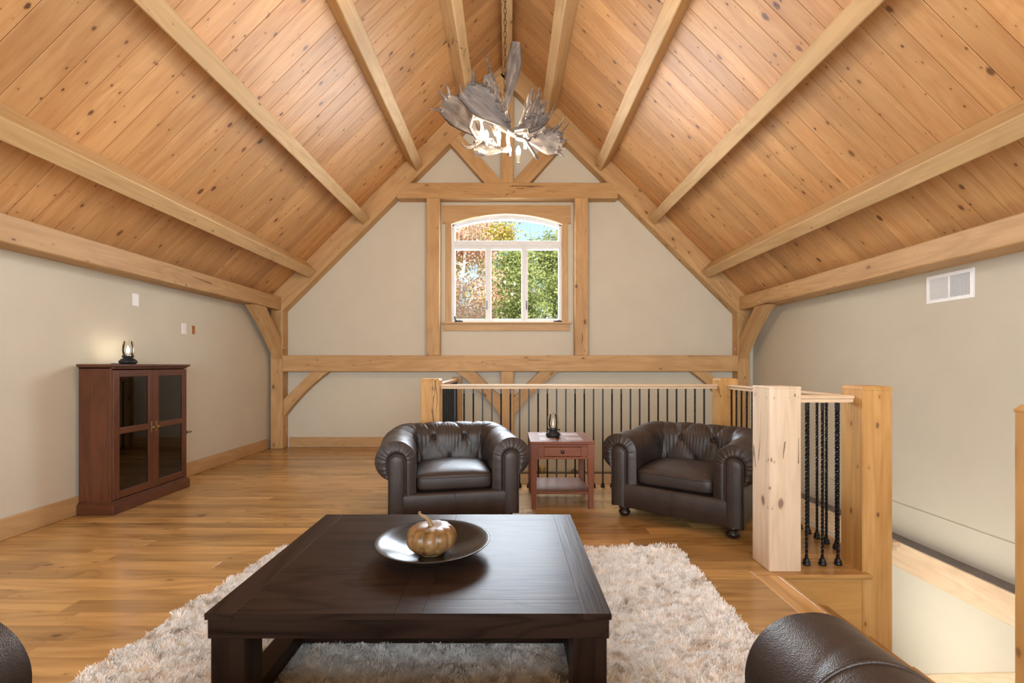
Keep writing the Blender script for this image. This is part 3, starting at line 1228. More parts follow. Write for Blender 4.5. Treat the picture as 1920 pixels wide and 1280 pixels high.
        if nm == 'arm':
            left = s0 == 0.0
            sx = -1 if left else 1
            cxp = sx * (W - 0.055)
            # front panel
            out = []
            hwid = 0.056
            for q in range(13):
                an = PI * q / 12
                out.append((hwid * math.cos(an), zc - 0.005 + hwid * math.sin(an)))
            out = [(hwid, 0.085)] + [(hwid, 0.085 + (zc - 0.09) * t / 4) for t in range(1, 4)] + out + [(-hwid, 0.085 + (zc - 0.09) * t / 4) for t in range(3, 0, -1)] + [(-hwid, 0.085)]
            rows = []
            ctr = zc - 0.1
            for (sc_, yy) in ((1.0, 0.06), (1.0, -0.018), (0.93, -0.030), (0.75, -0.037), (0.35, -0.041), (0.0, -0.042)):
                row = []
                for (x, z) in out:
                    xx = cxp + x * sc_
                    zz = z if sc_ == 1.0 else (min(z, zc - 0.005) + max(0, z - zc + 0.005) * sc_ if z > 0.09 else z + (1 - sc_) * 0.01)
                    row.append((xx, yy, zz))
                rows.append(row)
            obj('front_panel', MB().grid(rows, flip=True), 'leather', a_, I4, fix=True)
            pt = [(cxp + x * 1.03, -0.022, z) for x, z in out]
            obj('piping', MB().tube(pt, 0.0045, 6), 'leather', a_)
            if seat_n > 1:
                sp0 = 0.175 if left else tot - 0.175
                obj('piping', MB().tube([V(point(sp0, j)) for j in range(3, m - 3)], 0.0045, 6), 'leather', a_)
        else:
            # buttons
            for q, tt in ((0, t2), (1, t1)):
                pk = range(-6, 7)
                for c in pk:
                    s = sm + (c + (0.5 if q == 1 else 0)) * lam
                    if not (La + Lc * 0.9 < s < tot - La - Lc * 0.9):
                        continue
                    j = 6 if q == 0 else 14
                    pnt = V(point(s, j))
                    bm_ = MB().lathe([(0.002, 0.010), (0.009, 0.008), (0.014, 0.002), (0.013, -0.004)][::-1], 12)
                    obj('button', bm_, 'leather', a_, T(pnt.x, pnt.y - 0.004, pnt.z) @ RX(PI / 2))
            # outer back panel closes the shell
    # base
    bw = W - 0.112
    base = MB()
    zs = [0.085, 0.095, 0.25, 0.268, 0.272]
    ins = [0.010, 0.0, 0.0, 0.008, 0.022]
    P = []
    for z, e in zip(zs, ins):
        P.append([(-bw - .05, -0.012 + e, z)] + [(-bw + 2 * bw * k / 16, -0.012 + e + 0.0015 * math.sin(k * 1.9), z) for k in range(17)] + [(bw + .05, -0.012 + e, z)])
    P.append([(x, D - 0.1, 0.272) for x, _, _ in P[-1]])
    P = [[(x, yq - 0.021, z) for x, yq, z in row] if i_ < 5 else row for i_, row in enumerate(P)]
    base.grid(P, flip=False)
    base.box(-W + 0.02, W - 0.02, 0.03, D - 0.13, 0.085, 0.22)
    bo = obj('base_rail', base, 'leather', root, fix=True)
    if seat_n == 1:
        obj('seam', MB().tube([(0.0, -0.0335, 0.09), (0.0, -0.0345, 0.18), (0.0, -0.0335, 0.262)], 0.0022, 6), 'leather', bo)
    # seat cushions
    iw = W - 0.185
    for c in range(seat_n):
        x0 = -iw + 2 * iw * c / seat_n + 0.004
        x1 = -iw + 2 * iw * (c + 1) / seat_n - 0.004
        cx, hx = (x0 + x1) / 2, (x1 - x0) / 2
        y0, y1 = -0.015, D - 0.27
        cy, hy = (y0 + y1) / 2, (y1 - y0) / 2
        z0, z1 = 0.272, 0.405
        cz, hz = (z0 + z1) / 2, (z1 - z0) / 2
        P = []
        NA, NBt = 22, 88
        for i in range(NA + 1):
            ph = -PI / 2 + PI * i / NA
            row = []
            for k in range(NBt):
                th = 2 * PI * k / NBt
                e1, e2 = 0.36, 0.20
                sp = lambda v, e: math.copysign(abs(v) ** e, v)
                x = hx * sp(math.cos(ph), e1) * sp(math.cos(th), e2)
                yv = hy * sp(math.cos(ph), e1) * sp(math.sin(th), e2)
                z = hz * sp(math.sin(ph), e1)
                if z > 0:
                    rr = max(0, 1 - (x / hx) ** 2) * max(0, 1 - (yv / hy) ** 2)
                    z += 0.042 * rr ** 0.6
                    z += 0.007 * noise.noise(V((x * 9 + c, yv * 9, W))) * rr
                row.append((cx + x, cy + yv, cz + z))
            P.append(row)
        co = obj('seat_cushion', MB().grid(P, wrap=True), 'leather', root, fix=True)
        loop = []
        for k in range(64):
            th = 2 * PI * k / 64
            sp = lambda v, e: math.copysign(abs(v) ** e, v)
            loop.append((cx + (hx * 0.995) * sp(math.cos(th), 0.2), cy + (hy * 0.995) * sp(math.sin(th), 0.2), cz + 0.038))
        obj('piping', MB().tube(loop, 0.005, 6, closed=True), 'leather', co)
    # bun feet
    fp = [(0.030, 0.0), (0.040, 0.006), (0.047, 0.022), (0.046, 0.034), (0.034, 0.046), (0.033, 0.052), (0.046, 0.058), (0.047, 0.072), (0.042, 0.088)]
    fme = MB().lathe(fp, 16).mesh('foot')
    fme.materials.append(M['bun'])
    for fx in (-1, 1):
        for fyy in (0.045, D - 0.10):
            o = bpy.data.objects.new('foot', fme)
            COL.objects.link(o)
            place(o, root, T(fx * (W - 0.075), fyy, 0.002))
    return root


a1 = math.radians(11.2)
chesterfield('club_armchair', 'dark brown leather club armchair left of the side table, turned slightly to the right', 0.475, 0.80,
             T(-0.40, 3.385, 0) @ RZ(a1), 0.27, group='leather club armchairs')
a2 = math.atan2(-0.509, 0.668)
chesterfield('club_armchair', 'dark brown leather club armchair right of the side table, angled towards the coffee table', 0.475, 0.80,
             T(1.225, 3.395, 0) @ RZ(a2), 0.27, group='leather club armchairs')
chesterfield('leather_sofa', 'dark brown leather sofa nearest the camera, only its two rolled arms in view', 0.982, 0.80,
             T(-0.268, 1.01, 0) @ RZ(PI), 0.27, seat_n=2)

# ------------------------------------------------------------------ coffee table, dish, pumpkin
TX, TY = -0.318, 1.914
ct = thing('coffee_table', 'large low espresso brown wooden coffee table on the shag rug', 'table', T(TX, TY, 0.035))
HX, HY, TZ = 0.642, 0.480, 0.42
tp = MB()
# four top quarters with a centre board
qx, qy, g = HX - 0.002, HY - 0.002, 0.0004
obj('top_board', MB().box(-0.045 + g, 0.045 - g, -qy, qy, -0.020, 0, 0.0004), 'espresso', ct, frame((TX, TY - 0.3, TZ), (TX, TY + 0.3, TZ))[0] @ T(0, 0, 0) @ RZ(-PI / 2), world=True)
for s in (-1, 1):
    cxm = s * (0.045 + HX - 0.09) / 2
    hxm = (HX - 0.09 - 0.045) / 2
    obj('top_panel', MB().box(-hxm + g, hxm - g, -HY + 0.09 + g, HY - 0.09 - g, -0.020, 0, 0.0004), 'espresso', ct, T(TX + cxm, TY, TZ), world=True)
    beam('top_border', (TX + s * (HX - 0.045), TY - HY, TZ - 0.010), (TX + s * (HX - 0.045), TY + HY, TZ - 0.010), 0.09 - g, 0.020, 'espresso', ct, c=0.0004)
    for u in (-1, 1):
        beam('top_border', (TX + u * 0.045, TY + s * (HY - 0.045), TZ - 0.010), (TX + u * (HX - 0.09), TY + s * (HY - 0.045), TZ - 0.010), 0.09 - g, 0.020, 'espresso', ct, c=0.0004)
for s in (-1, 1):
    beam('apron', (TX - HX + 0.006, TY + s * (HY - 0.022), TZ - 0.052), (TX + HX - 0.006, TY + s * (HY - 0.022), TZ - 0.052), 0.032, 0.062, 'espresso', ct, c=0.002)
    beam('apron', (TX + s * (HX - 0.022), TY - HY + 0.04, TZ - 0.052), (TX + s * (HX - 0.022), TY + HY - 0.04, TZ - 0.052), 0.032, 0.062, 'espresso', ct, c=0.002)
    for u in (-1, 1):
        beam('leg', (TX + s * (HX - 0.066), TY + u * (HY - 0.066), 0.035), (TX + s * (HX - 0.066), TY + u * (HY - 0.066), TZ - 0.083), 0.108, 0.108, 'espresso', ct, c=0.003)
    beam('stretcher', (TX + s * (HX - 0.052), TY - HY + 0.12, 0.066), (TX + s * (HX - 0.052), TY + HY - 0.12, 0.066), 0.085, 0.062, 'espresso', ct, c=0.002)
beam('stretcher', (TX - HX + 0.09, TY + 0.04, 0.09), (TX + HX - 0.09, TY + 0.04, 0.09), 0.085, 0.11, 'espresso', ct, c=0.002)

DX, DY = -0.316, 1.896
dm = MB()
pr = [(0.004, 0.0), (0.085, 0.0), (0.10, 0.006), (0.16, 0.026), (0.21, 0.047), (0.236, 0.058), (0.2375, 0.0615), (0.233, 0.0615), (0.20, 0.050), (0.15, 0.030), (0.10, 0.013), (0.07, 0.008), (0.004, 0.007)]
dm.lathe(pr, 72)
dish = obj('decor_dish', dm, 'dish', None, T(DX, DY, TZ + 0.0005))
tag(dish, 'wide shallow dark bronze dish in the middle of the coffee table', 'dish')
pk = thing('pumpkin', 'small mottled bronze pumpkin with a curled stem in the dish', 'pumpkin', T(DX - 0.004, DY - 0.01, TZ + 0.0085))
pp = []
for k in range(25):
    ph = -PI / 2 + PI * k / 24
    rr = 0.104 * max(math.cos(ph), 0.0) ** 0.62
    zz = 0.062 + 0.058 * math.sin(ph) * (1.0 if math.sin(ph) < 0 else 1.05)
    if k > 18:
        zz -= 0.012 * ((k - 18) / 6) ** 1.5
    if k < 3:
        zz = max(zz, 0.004)
        rr = max(rr, 0.02 + 0.012 * k)
    pp.append((max(rr, 0.004), zz))
pm = MB().lathe(pp, 110, fn=lambda a, z: 1 - 0.12 * (1 - abs(math.sin(a * 5.5 + 0.4)) ** 0.55) if True else 1)
obj('flesh', pm, 'pumpkin', pk)
sp_ = [(0.0, 0, 0.096), (-0.002, 0, 0.112), (-0.010, 0.002, 0.130), (-0.024, 0.004, 0.142), (-0.040, 0.006, 0.148), (-0.050, 0.006, 0.156), (-0.052, 0.006, 0.166)]
obj('stem', MB().tube(sp_, [0.017, 0.011, 0.008, 0.0075, 0.007, 0.0065, 0.006], 10), 'stem', pk)
obj('foot_ring', MB().lathe([(0.050, 0.0), (0.052, 0.004), (0.046, 0.012), (0.04, 0.014)], 30), 'stem', pk)

# ------------------------------------------------------------------ shag rug
FLc, FRc, NRc, NLc = V((-1.485, 2.985, 0)), V((1.10, 2.975, 0)), V((1.05, 1.08, 0)), V((-1.71, 1.08, 0))
rc = (FLc + FRc + NRc + NLc) / 4
nx_, ny_ = 230, 170
uu, vv = np.meshgrid(np.linspace(0, 1, nx_), np.linspace(0, 1, ny_))


def bil(u, v):
    out = []
    for k in range(2):
        out.append((1 - u) * (1 - v) * FLc[k] + u * (1 - v) * FRc[k] + u * v * NRc[k] + (1 - u) * v * NLc[k] - rc[k])
    return out


def lump(x, y):
    r_ = np.zeros_like(x)
    ph = [(3.1, 1.7, 9, 21), (1.3, 4.2, 17, 11), (5.0, 0.3, 31, 37), (2.2, 2.9, 47, 29), (0.7, 1.1, 23, 53), (4.4, 3.3, 5, 33), (2.7, 5.1, 61, 88), (0.2, 3.7, 97, 73)]
    for a, b, fx, fy in ph:
        r_ += np.sin(fx * x + a + 1.7 * np.sin(fy * 0.4 * y + b)) * np.sin(fy * y + b + 1.3 * np.sin(fx * 0.6 * x + a))
    return r_ / 6.5


gx, gy = bil(uu, vv)
edge = np.minimum(np.minimum(uu, 1 - uu) * 2.6, np.minimum(vv, 1 - vv) * 2.0)
gz = 0.020 + 0.026 * lump(gx, gy)
gz = np.where(edge < 0.012, 0.003, gz)
# wavering pile edge
gv = np.stack([gx + 0.008 * lump(gy * 3, gx), gy + 0.008 * lump(gx * 3, gy), gz], -1).reshape(-1, 3)
mb = MB()
ix = np.arange(nx_ * ny_).reshape(ny_, nx_)
qf = np.stack([ix[:-1, :-1], ix[1:, :-1], ix[1:, 1:], ix[:-1, 1:]], -1).reshape(-1, 4)
mb.v = [tuple(p) for p in gv.tolist()]
mb.f = [tuple(q) for q in qf.tolist()]
mb.s = [True] * len(mb.f)
rug = thing('shag_rug', 'cream and taupe shag rug under the coffee table', 'rug', T(rc.x, rc.y, 0.0))
obj('backing', mb, 'rug', rug)
N = 280000
u, v = rng.random(N), rng.random(N) ** 0.85
x, yv = bil(u, v)
le = lump(x, yv)
z0 = 0.016 + 0.026 * le
ln = 0.012 + 0.009 * rng.random(N) + 0.004 * le
cl = 7.0 * lump(x * 0.7 + 5, yv * 0.7)        # clump lean direction
th = cl + rng.normal(0, 0.7, N)
lean = 0.35 + 0.5 * rng.random(N)
dx, dy = np.cos(th) * ln * lean, np.sin(th) * ln * lean
wd = 0.0013 + 0.0010 * rng.random(N)
px, py = -np.sin(th + rng.normal(0, .8, N)) * wd, np.cos(th) * wd
b0 = np.stack([x - px, yv - py, z0], -1)
b1 = np.stack([x + px, yv + py, z0], -1)
t1_ = np.stack([x + dx + px * .6, yv + dy + py * .6, z0 + ln * (0.75 + .3 * rng.random(N))], -1)
t0_ = np.stack([x + dx - px * .6, yv + dy - py * .6, z0 + ln * (0.75 + .3 * rng.random(N))], -1)
tv = np.stack([b0, b1, t1_, t0_], 1).reshape(-1, 3).astype(np.float32)
me = bpy.data.meshes.new('pile')
me.vertices.add(4 * N)
me.vertices.foreach_set('co', tv.ravel())
me.loops.add(4 * N)
me.loops.foreach_set('vertex_index', np.arange(4 * N, dtype=np.int32))
me.polygons.add(N)
me.polygons.foreach_set('loop_start', np.arange(0, 4 * N, 4, dtype=np.int32))
me.update(calc_edges=True)
tag(obj('pile', me, 'rug', rug), kind='stuff')

# ------------------------------------------------------------------ side table
st = thing('side_table', 'reddish cherry side table with a drawer and stone inlays between the armchairs', 'table', T(0.4495, 4.085, 0))
sx0, sx1, sy0, sy1, stz = 0.178, 0.722, 3.805, 4.365, 0.567
mxs, mys = (sx0 + sx1) / 2, (sy0 + sy1) / 2
W2, D2 = (sx1 - sx0) / 2, (sy1 - sy0) / 2
obj('tabletop', MB().box(-W2, W2, -D2, D2, -0.022, 0, 0.003), 'cherry', st, T(mxs, mys, stz), world=True)
for (u0, u1) in ((-0.185, -0.040), (0.040, 0.185)):
    for (v0, v1) in ((-0.205, -0.050), (0.050, 0.205)):
        obj('stone_tile', MB().box(-0.0725, 0.0725, -0.0775, 0.0775, 0, 0.0025, 0.001), 'slate', st, T(mxs + (u0 + u1) / 2, mys + (v0 + v1) / 2, stz - 0.0005), world=True)
for s in (-1, 1):
    for u in (-1, 1):
        lx, ly = mxs + s * (W2 - 0.032), mys + u * (D2 - 0.032)
        mb = MB()
        tw, bw = 0.027, 0.019
        vs = []
        for (h_, w_) in ((0.0, bw), (0.43, tw), (stz - 0.022, tw)):
            vs += [(h_, -w_, -w_), (h_, w_, -w_), (h_, w_, w_), (h_, -w_, w_)]
        fs = [(i * 4 + k, i * 4 + (k + 1) % 4, i * 4 + 4 + (k + 1) % 4, i * 4 + 4 + k) for i in range(2) for k in range(4)] + [(3, 2, 1, 0), (8, 9, 10, 11)]
        mb.add(vs, fs)
        m = Matrix(((0, 0, 1), (0, 1, 0), (1, 0, 0))).to_4x4()
        m.translation = (lx, ly, 0)
        obj('leg', mb, 'cherry', st, m, world=True, fix=True)
    beam('apron', (mxs + s * (W2 - 0.02), sy0 + 0.05, stz - 0.085), (mxs + s * (W2 - 0.02), sy1 - 0.05, stz - 0.085), 0.02, 0.125, 'cherry', st, c=0.002)
beam('apron', (sx0 + 0.05, sy1 - 0.02, stz - 0.085), (sx1 - 0.05, sy1 - 0.02, stz - 0.085), 0.02, 0.125, 'cherry', st, c=0.002)
for dz, hh in ((0.034, 0.020), (0.137, 0.020)):
    beam('drawer_rail', (sx0 + 0.05, sy0 + 0.018, stz - dz), (sx1 - 0.05, sy0 + 0.018, stz - dz), 0.022, hh, 'cherry', st, c=0.002)
for s in (-1, 1):
    beam('stile', (mxs + s * (W2 - 0.088), sy0 + 0.018, stz - 0.127), (mxs + s * (W2 - 0.088), sy0 + 0.018, stz - 0.044), 0.060, 0.022, 'cherry', st, c=0.002)
dr = beam('drawer', (sx0 + 0.117, sy0 + 0.021, stz - 0.0855), (sx1 - 0.117, sy0 + 0.021, stz - 0.0855), 0.022, 0.077, 'cherry', st, c=0.003)
obj('knob', MB().lathe([(0.006, 0), (0.006, 0.008), (0.013, 0.012), (0.015, 0.017), (0.011, 0.022), (0.002, 0.023)], 14), 'bun', dr, T(mxs, sy0 + 0.010, stz - 0.0855) @ RX(PI / 2), world=True)
obj('shelf', MB().box(-W2 + 0.03, W2 - 0.03, -D2 + 0.03, D2 - 0.03, -0.01, 0.01, 0.003), 'cherry', st, T(mxs, mys, 0.130), world=True)

# ------------------------------------------------------------------ lanterns
def lantern(label, loc, lit, sc=1.0):
    t = thing('oil_lantern', label, 'lantern', T(*loc) @ Matrix.Scale(sc, 4), 'small oil style lanterns')
    bp = [(0.050, 0.0), (0.058, 0.004), (0.066, 0.018), (0.066, 0.024), (0.050, 0.044), (0.036, 0.052), (0.034, 0.058), (0.042, 0.062), (0.042, 0.074), (0.036, 0.078), (0.02, 0.078)]
    b = obj('base', MB().lathe(bp, 28), 'blackpaint', t)
    obj('wick_knob', MB().lathe([(0.004, 0), (0.004, 0.016), (0.010, 0.017), (0.010, 0.023), (0.003, 0.024)], 12), 'blackpaint', b, T(0.036, -0.02, 0.066) @ RZ(-0.5) @ RY(PI / 2))
    cp = [(0.030, 0.078), (0.036, 0.095), (0.040, 0.120), (0.038, 0.150), (0.031, 0.180), (0.027, 0.200), (0.0262, 0.200), (0.030, 0.180), (0.037, 0.150), (0.039, 0.120), (0.035, 0.095), (0.029, 0.078)]
    mb = MB()
    n_ = 28
    vs = [(r_ * math.cos(2 * PI * k / n_), r_ * math.sin(2 * PI * k / n_), z) for r_, z in cp[:6] for k in range(n_)]
    mb.add(vs, [(i * n_ + k, i * n_ + (k + 1) % n_, (i + 1) * n_ + (k + 1) % n_, (i + 1) * n_ + k) for i in range(5) for k in range(n_)], smooth=True)
    obj('glass_chimney', mb, 'chimney', t)
    for s in (-1, 1):
        obj('wire_guard', MB().tube([(s * 0.042, 0, 0.066), (s * 0.048, 0, 0.10), (s * 0.048, 0, 0.175), (s * 0.040, 0, 0.198), (s * 0.020, 0, 0.210), (0, 0, 0.212)], 0.0022, 6), 'brass', t)
    obj('candle_sleeve', MB().lathe([(0.010, 0.078), (0.010, 0.098), (0.004, 0.100)], 12), 'candle', t)
    if lit:
        obj('bulb', MB().lathe([(0.004, 0.098), (0.010, 0.106), (0.012, 0.116), (0.009, 0.130), (0.004, 0.146), (0.001, 0.152)], 14), 'lamp_bulb', t)
    else:
        obj('bulb', MB().lathe([(0.003, 0.098), (0.005, 0.106), (0.0055, 0.114), (0.004, 0.124), (0.001, 0.138)], 12), 'lamp_dim', t)
    return t


lantern('unlit black oil lantern with glass chimney on the side table', (0.395, 4.06, stz + 0.0022), False, 1.0)
lan = lantern('lit black oil lantern glowing on top of the glass door cabinet', (-3.33, 3.98, 1.2165), True, 1.0)
obj('cord', MB().tube([(-0.05, -0.03, 0.004), (-0.09, -0.04, 0.004), (-0.13, -0.02, 0.004), (-0.16, 0.03, 0.004)], 0.003, 6), 'blackpaint', lan)

# gold votive and grey dish on the dark ledge of the far wall
vt = MB().lathe([(0.034, 0), (0.030, 0.012), (0.044, 0.026), (0.048, 0.050), (0.050, 0.075), (0.056, 0.085), (0.056, 0.098), (0.048, 0.098), (0.044, 0.06), (0.01, 0.05)], 20)
vo_ = obj('votive_holder', vt, 'gold', None, T(0.487, 6.688, -0.3655))
tag(vo_, 'small gold votive holder standing on the dark ledge behind the side table', 'candle holder')
gd = MB().lathe([(0.03, 0), (0.05, 0.010), (0.052, 0.026), (0.036, 0.042), (0.016, 0.048), (0.010, 0.058), (0.004, 0.062)], 18)
g_ = obj('ledge_ornament', gd, 'ledge', None, T(0.965, 6.688, -0.3655))
tag(g_, 'small grey lidded pot on the dark ledge right of the gold votive', 'ornament')

# ------------------------------------------------------------------ cabinet
cb = thing('glass_door_cabinet', 'mahogany cabinet with two glass doors against the left wall', 'cabinet', T(-3.34, 4.09, 0))
cx0, cx1, cy0, cy1 = -3.476, -3.195, 3.675, 4.515     # x1 = front plane (faces the room)


def cbx(nm, x0, x1, y0, y1, z0, z1, parent=None, mat='mahogany', c=0.003, up=True):
    A, B = None, None
    dims = {'x': x1 - x0, 'y': y1 - y0, 'z': z1 - z0}
    ax = max(dims, key=dims.get)
    cx, cy, cz = (x0 + x1) / 2, (y0 + y1) / 2, (z0 + z1) / 2
    if ax == 'x':
        return beam(nm, (x0, cy, cz), (x1, cy, cz), y1 - y0, z1 - z0, mat, parent or cb, c=c)
    if ax == 'y':
        return beam(nm, (cx, y0, cz), (cx, y1, cz), x1 - x0, z1 - z0, mat, parent or cb, c=c)
    return beam(nm, (cx, cy, z0), (cx, cy, z1), x1 - x0, y1 - y0, mat, parent or cb, up=(0, 1, 0), c=c)


def zpanel(nm, x0, x1, y0, y1, z0, z1, parent=None, mat='mahogany', c=0.003):
    cx, cy, cz = (x0 + x1) / 2, (y0 + y1) / 2, (z0 + z1) / 2
    hx, hy, hz = (x1 - x0) / 2, (y1 - y0) / 2, (z1 - z0) / 2
    m = Matrix(((0, 0, -1), (0, 1, 0), (1, 0, 0))).to_4x4()
    m.translation = (cx, cy, cz)
    return obj(nm, MB().box(-hz, hz, -hy, hy, -hx, hx, c), mat, parent or cb, m, world=True)


zpanel('side_panel', cx0, cx1 - 0.018, cy0, cy0 + 0.02, 0.07, 1.19)
zpanel('side_panel', cx0, cx1 - 0.018, cy1 - 0.02, cy1, 0.07, 1.19)
zpanel('back_panel', cx0, cx0 + 0.01, cy0 + 0.02, cy1 - 0.02, 0.07, 1.19)
cbx('bottom_board', cx0 + 0.01, cx1 - 0.02, cy0 + 0.02, cy1 - 0.02, 0.085, 0.105)
for z in (0.42, 0.72, 1.00):
    cbx('shelf', cx0 + 0.012, cx1 - 0.05, cy0 + 0.022, cy1 - 0.022, z, z + 0.016)
# top with moulded edge
tpm = MB()
for (e, z0, z1) in ((0.0, 1.176, 1.19), (0.010, 1.188, 1.198), (0.022, 1.196, 1.2155)):
    tpm.box(cx0, cx1 + e, cy0 - e, cy1 + e, z0, z1, 0.003)
obj('top', tpm, 'mahogany', cb, I4, world=True)
plm = MB()
for (e, z0, z1) in ((0.020, 0.0, 0.082), (0.012, 0.080, 0.094), (0.004, 0.092, 0.106)):
    plm.box(cx0, cx1 + e, cy0 - e, cy1 + e, z0, z1, 0.004)
obj('plinth', plm, 'mahogany', cb, I4, world=True)
ym = (cy0 + cy1) / 2
for (d0, d1, hs) in ((cy0 + 0.003, ym - 0.0015, 1), (ym + 0.0015, cy1 - 0.003, -1)):
    z0, z1 = 0.112, 1.168
    xs0, xs1 = cx1 - 0.018, cx1 + 0.002
    st_w = 0.058
    door = zpanel('door', xs0, xs1, d0, d0 + st_w, z0, z1)
    zpanel('stile', xs0, xs1, d1 - st_w, d1, z0, z1, door)
    for (r0, r1) in ((z0, z0 + 0.062), (0.640, 0.692), (z1 - 0.058, z1)):
        beam('rail', ((xs0 + xs1) / 2, d0 + st_w, (r0 + r1) / 2), ((xs0 + xs1) / 2, d1 - st_w, (r0 + r1) / 2), xs1 - xs0 - 0.002, r1 - r0, 'mahogany', door, c=0.004)
    for (p0, p1) in ((z0 + 0.06, 0.642), (0.690, z1 - 0.056)):
        obj('glass_pane', MB().box(xs0 + 0.007, xs0 + 0.011, d0 + st_w - 0.003, d1 - st_w + 0.003, p0, p1), 'smoked', door, I4, world=True)
    hy = (d1 - st_w * 0.45) if hs == 1 else (d0 + st_w * 0.45)
    hm = MB()
    hm.box(xs1, xs1 + 0.003, hy - 0.006, hy + 0.006, 0.615, 0.705, 0.001)
    hm.lathe([(0.005, 0), (0.005, 0.012), (0.010, 0.014), (0.012, 0.018), (0.008, 0.023), (0.002, 0.024)], 14, T(xs1 + 0.002, hy, 0.655) @ RY(PI / 2))
    obj('handle', hm, 'brass', door, I4, world=True)

# ------------------------------------------------------------------ wall fittings
def wall_plate_cover(label, yv, z, w=0.072, h=0.116):
    t = thing('blank_wall_plate', label, 'wall plate', T(XL, yv, z), 'white wall plates')
    obj('cover', MB().box(0, 0.006, -w / 2, w / 2, -h / 2, h / 2, 0.0025), 'plate_white', t)
    for s in (-1, 1):
        obj('screw', MB().lathe([(0.0035, 0), (0.003, 0.0015), (0.001, 0.002)], 8), 'plate_white', t, T(0.006, 0, s * 0.042) @ RY(PI / 2))
    return t


wall_plate_cover('white blank plate high on the left wall above the lit lantern', 4.265, 1.82)
wall_plate_cover('white blank plate on the left wall beside the orange box', 4.90, 1.602)
jb = thing('junction_box', 'small open orange junction box set in the left wall', 'junction box', T(XL, 5.05, 1.60))
jm = MB()
jm.box(0, 0.003, -0.021, -0.018, -0.046, 0.046)
jm.box(0, 0.003, 0.018, 0.021, -0.046, 0.046)
jm.box(0, 0.003, -0.021, 0.021, 0.042, 0.046)
jm.box(0, 0.003, -0.021, 0.021, -0.046, -0.042)
obj('rim', jm, 'orange', jb)
obj('back', MB().box(0, 0.0012, -0.018, 0.018, -0.043, 0.043), 'orange', jb)
ol = thing('wall_outlet', 'white outlet with a black plug just right of the cabinet', 'outlet', T(XL, 4.90, 0.46))
obj('cover', MB().box(0, 0.006, -0.036, 0.036, -0.058, 0.058, 0.0025), 'plate_white', ol)
obj('plug', MB().box(0.006, 0.034, -0.012, 0.012, 0.012, 0.034, 0.003), 'blackpaint', ol)
obj('cord', MB().tube([(0.030, 0, 0.022), (0.06, 0.01, 0.024), (0.075, 0.02, 0.034), (0.06, -0.01, 0.042), (0.03, -0.06, 0.04)], 0.0035, 6), 'blackpaint', ol)

# vent on the right wall
vy0, vy1, vz0, vz1 = 3.535, 3.935, 1.735, 1.966
ve = thing('wall_vent', 'white metal air return grille on the right wall', 'vent', T(XR, (vy0 + vy1) / 2, (vz0 + vz1) / 2))
vw, vh = (vy1 - vy0) / 2, (vz1 - vz0) / 2
vf = MB()
b_ = 0.028
vf.box(-0.010, 0, -vw, vw, vh - b_, vh)
vf.box(-0.010, 0, -vw, vw, -vh, -vh + b_)
vf.box(-0.010, 0, -vw, -vw + b_, -vh + b_, vh - b_)
vf.box(-0.010, 0, vw - b_, vw, -vh + b_, vh - b_)
vf.box(-0.009, 0, -0.006, 0.012, -vh + b_, vh - b_, 0.002)
obj('frame', vf, 'plate_white', ve)
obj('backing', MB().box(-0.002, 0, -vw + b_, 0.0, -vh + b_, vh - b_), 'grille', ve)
# bars: the near half open to the eye, the far half of closely set louvres facing away
bar = MB().box(-0.0015, 0.0015, -0.0010, 0.0010, -vh + b_, vh - b_).mesh('bar')
bar.materials.append(M['plate_white'])
for k in range(22):
    yy = -vw + b_ + 0.004 + k * (vw - b_ - 0.008) / 22
    o = bpy.data.objects.new('bar', bar)
    COL.objects.link(o)
    place(o, ve, T(-0.006, yy, 0))
hb = MB()
for k in range(16):
    zz = -vh + b_ + 0.005 + k * (2 * vh - 2 * b_ - 0.008) / 16
    hb.box(-0.0045, -0.003, -vw + b_, 0, zz - 0.0009, zz + 0.0009)
obj('cross_bars', hb, 'plate_white', ve)
lv = MB()
for k in range(22):
    yy = 0.014 + k * (vw - b_ - 0.016) / 22
    lv.add([(-0.008, yy, -vh + b_), (-0.008, yy, vh - b_), (-0.001, yy + 0.0075, vh - b_), (-0.001, yy + 0.0075, -vh + b_)], [(0, 1, 2, 3)])
    lv.add([(-0.008, yy, -vh + b_), (-0.008, yy, vh - b_), (-0.008, yy + 0.0045, vh - b_), (-0.008, yy + 0.0045, -vh + b_)], [(0, 1, 2, 3)])
obj('louvre', lv, 'plate_white', ve)

# ------------------------------------------------------------------ moose antler chandelier
CY = 3.5
CH = V((-0.03, CY, 3.05))
ch = thing('antler_chandelier', 'grey brown moose antler chandelier hanging on a chain from the ridge', 'chandelier', T(*CH))


def cp_(px, py, yv=CY):
    """point over the room at depth yv"""
    return V(((px - 954) * yv / 853.3, yv, 1.2 + (686 - py) * yv / 853.3))


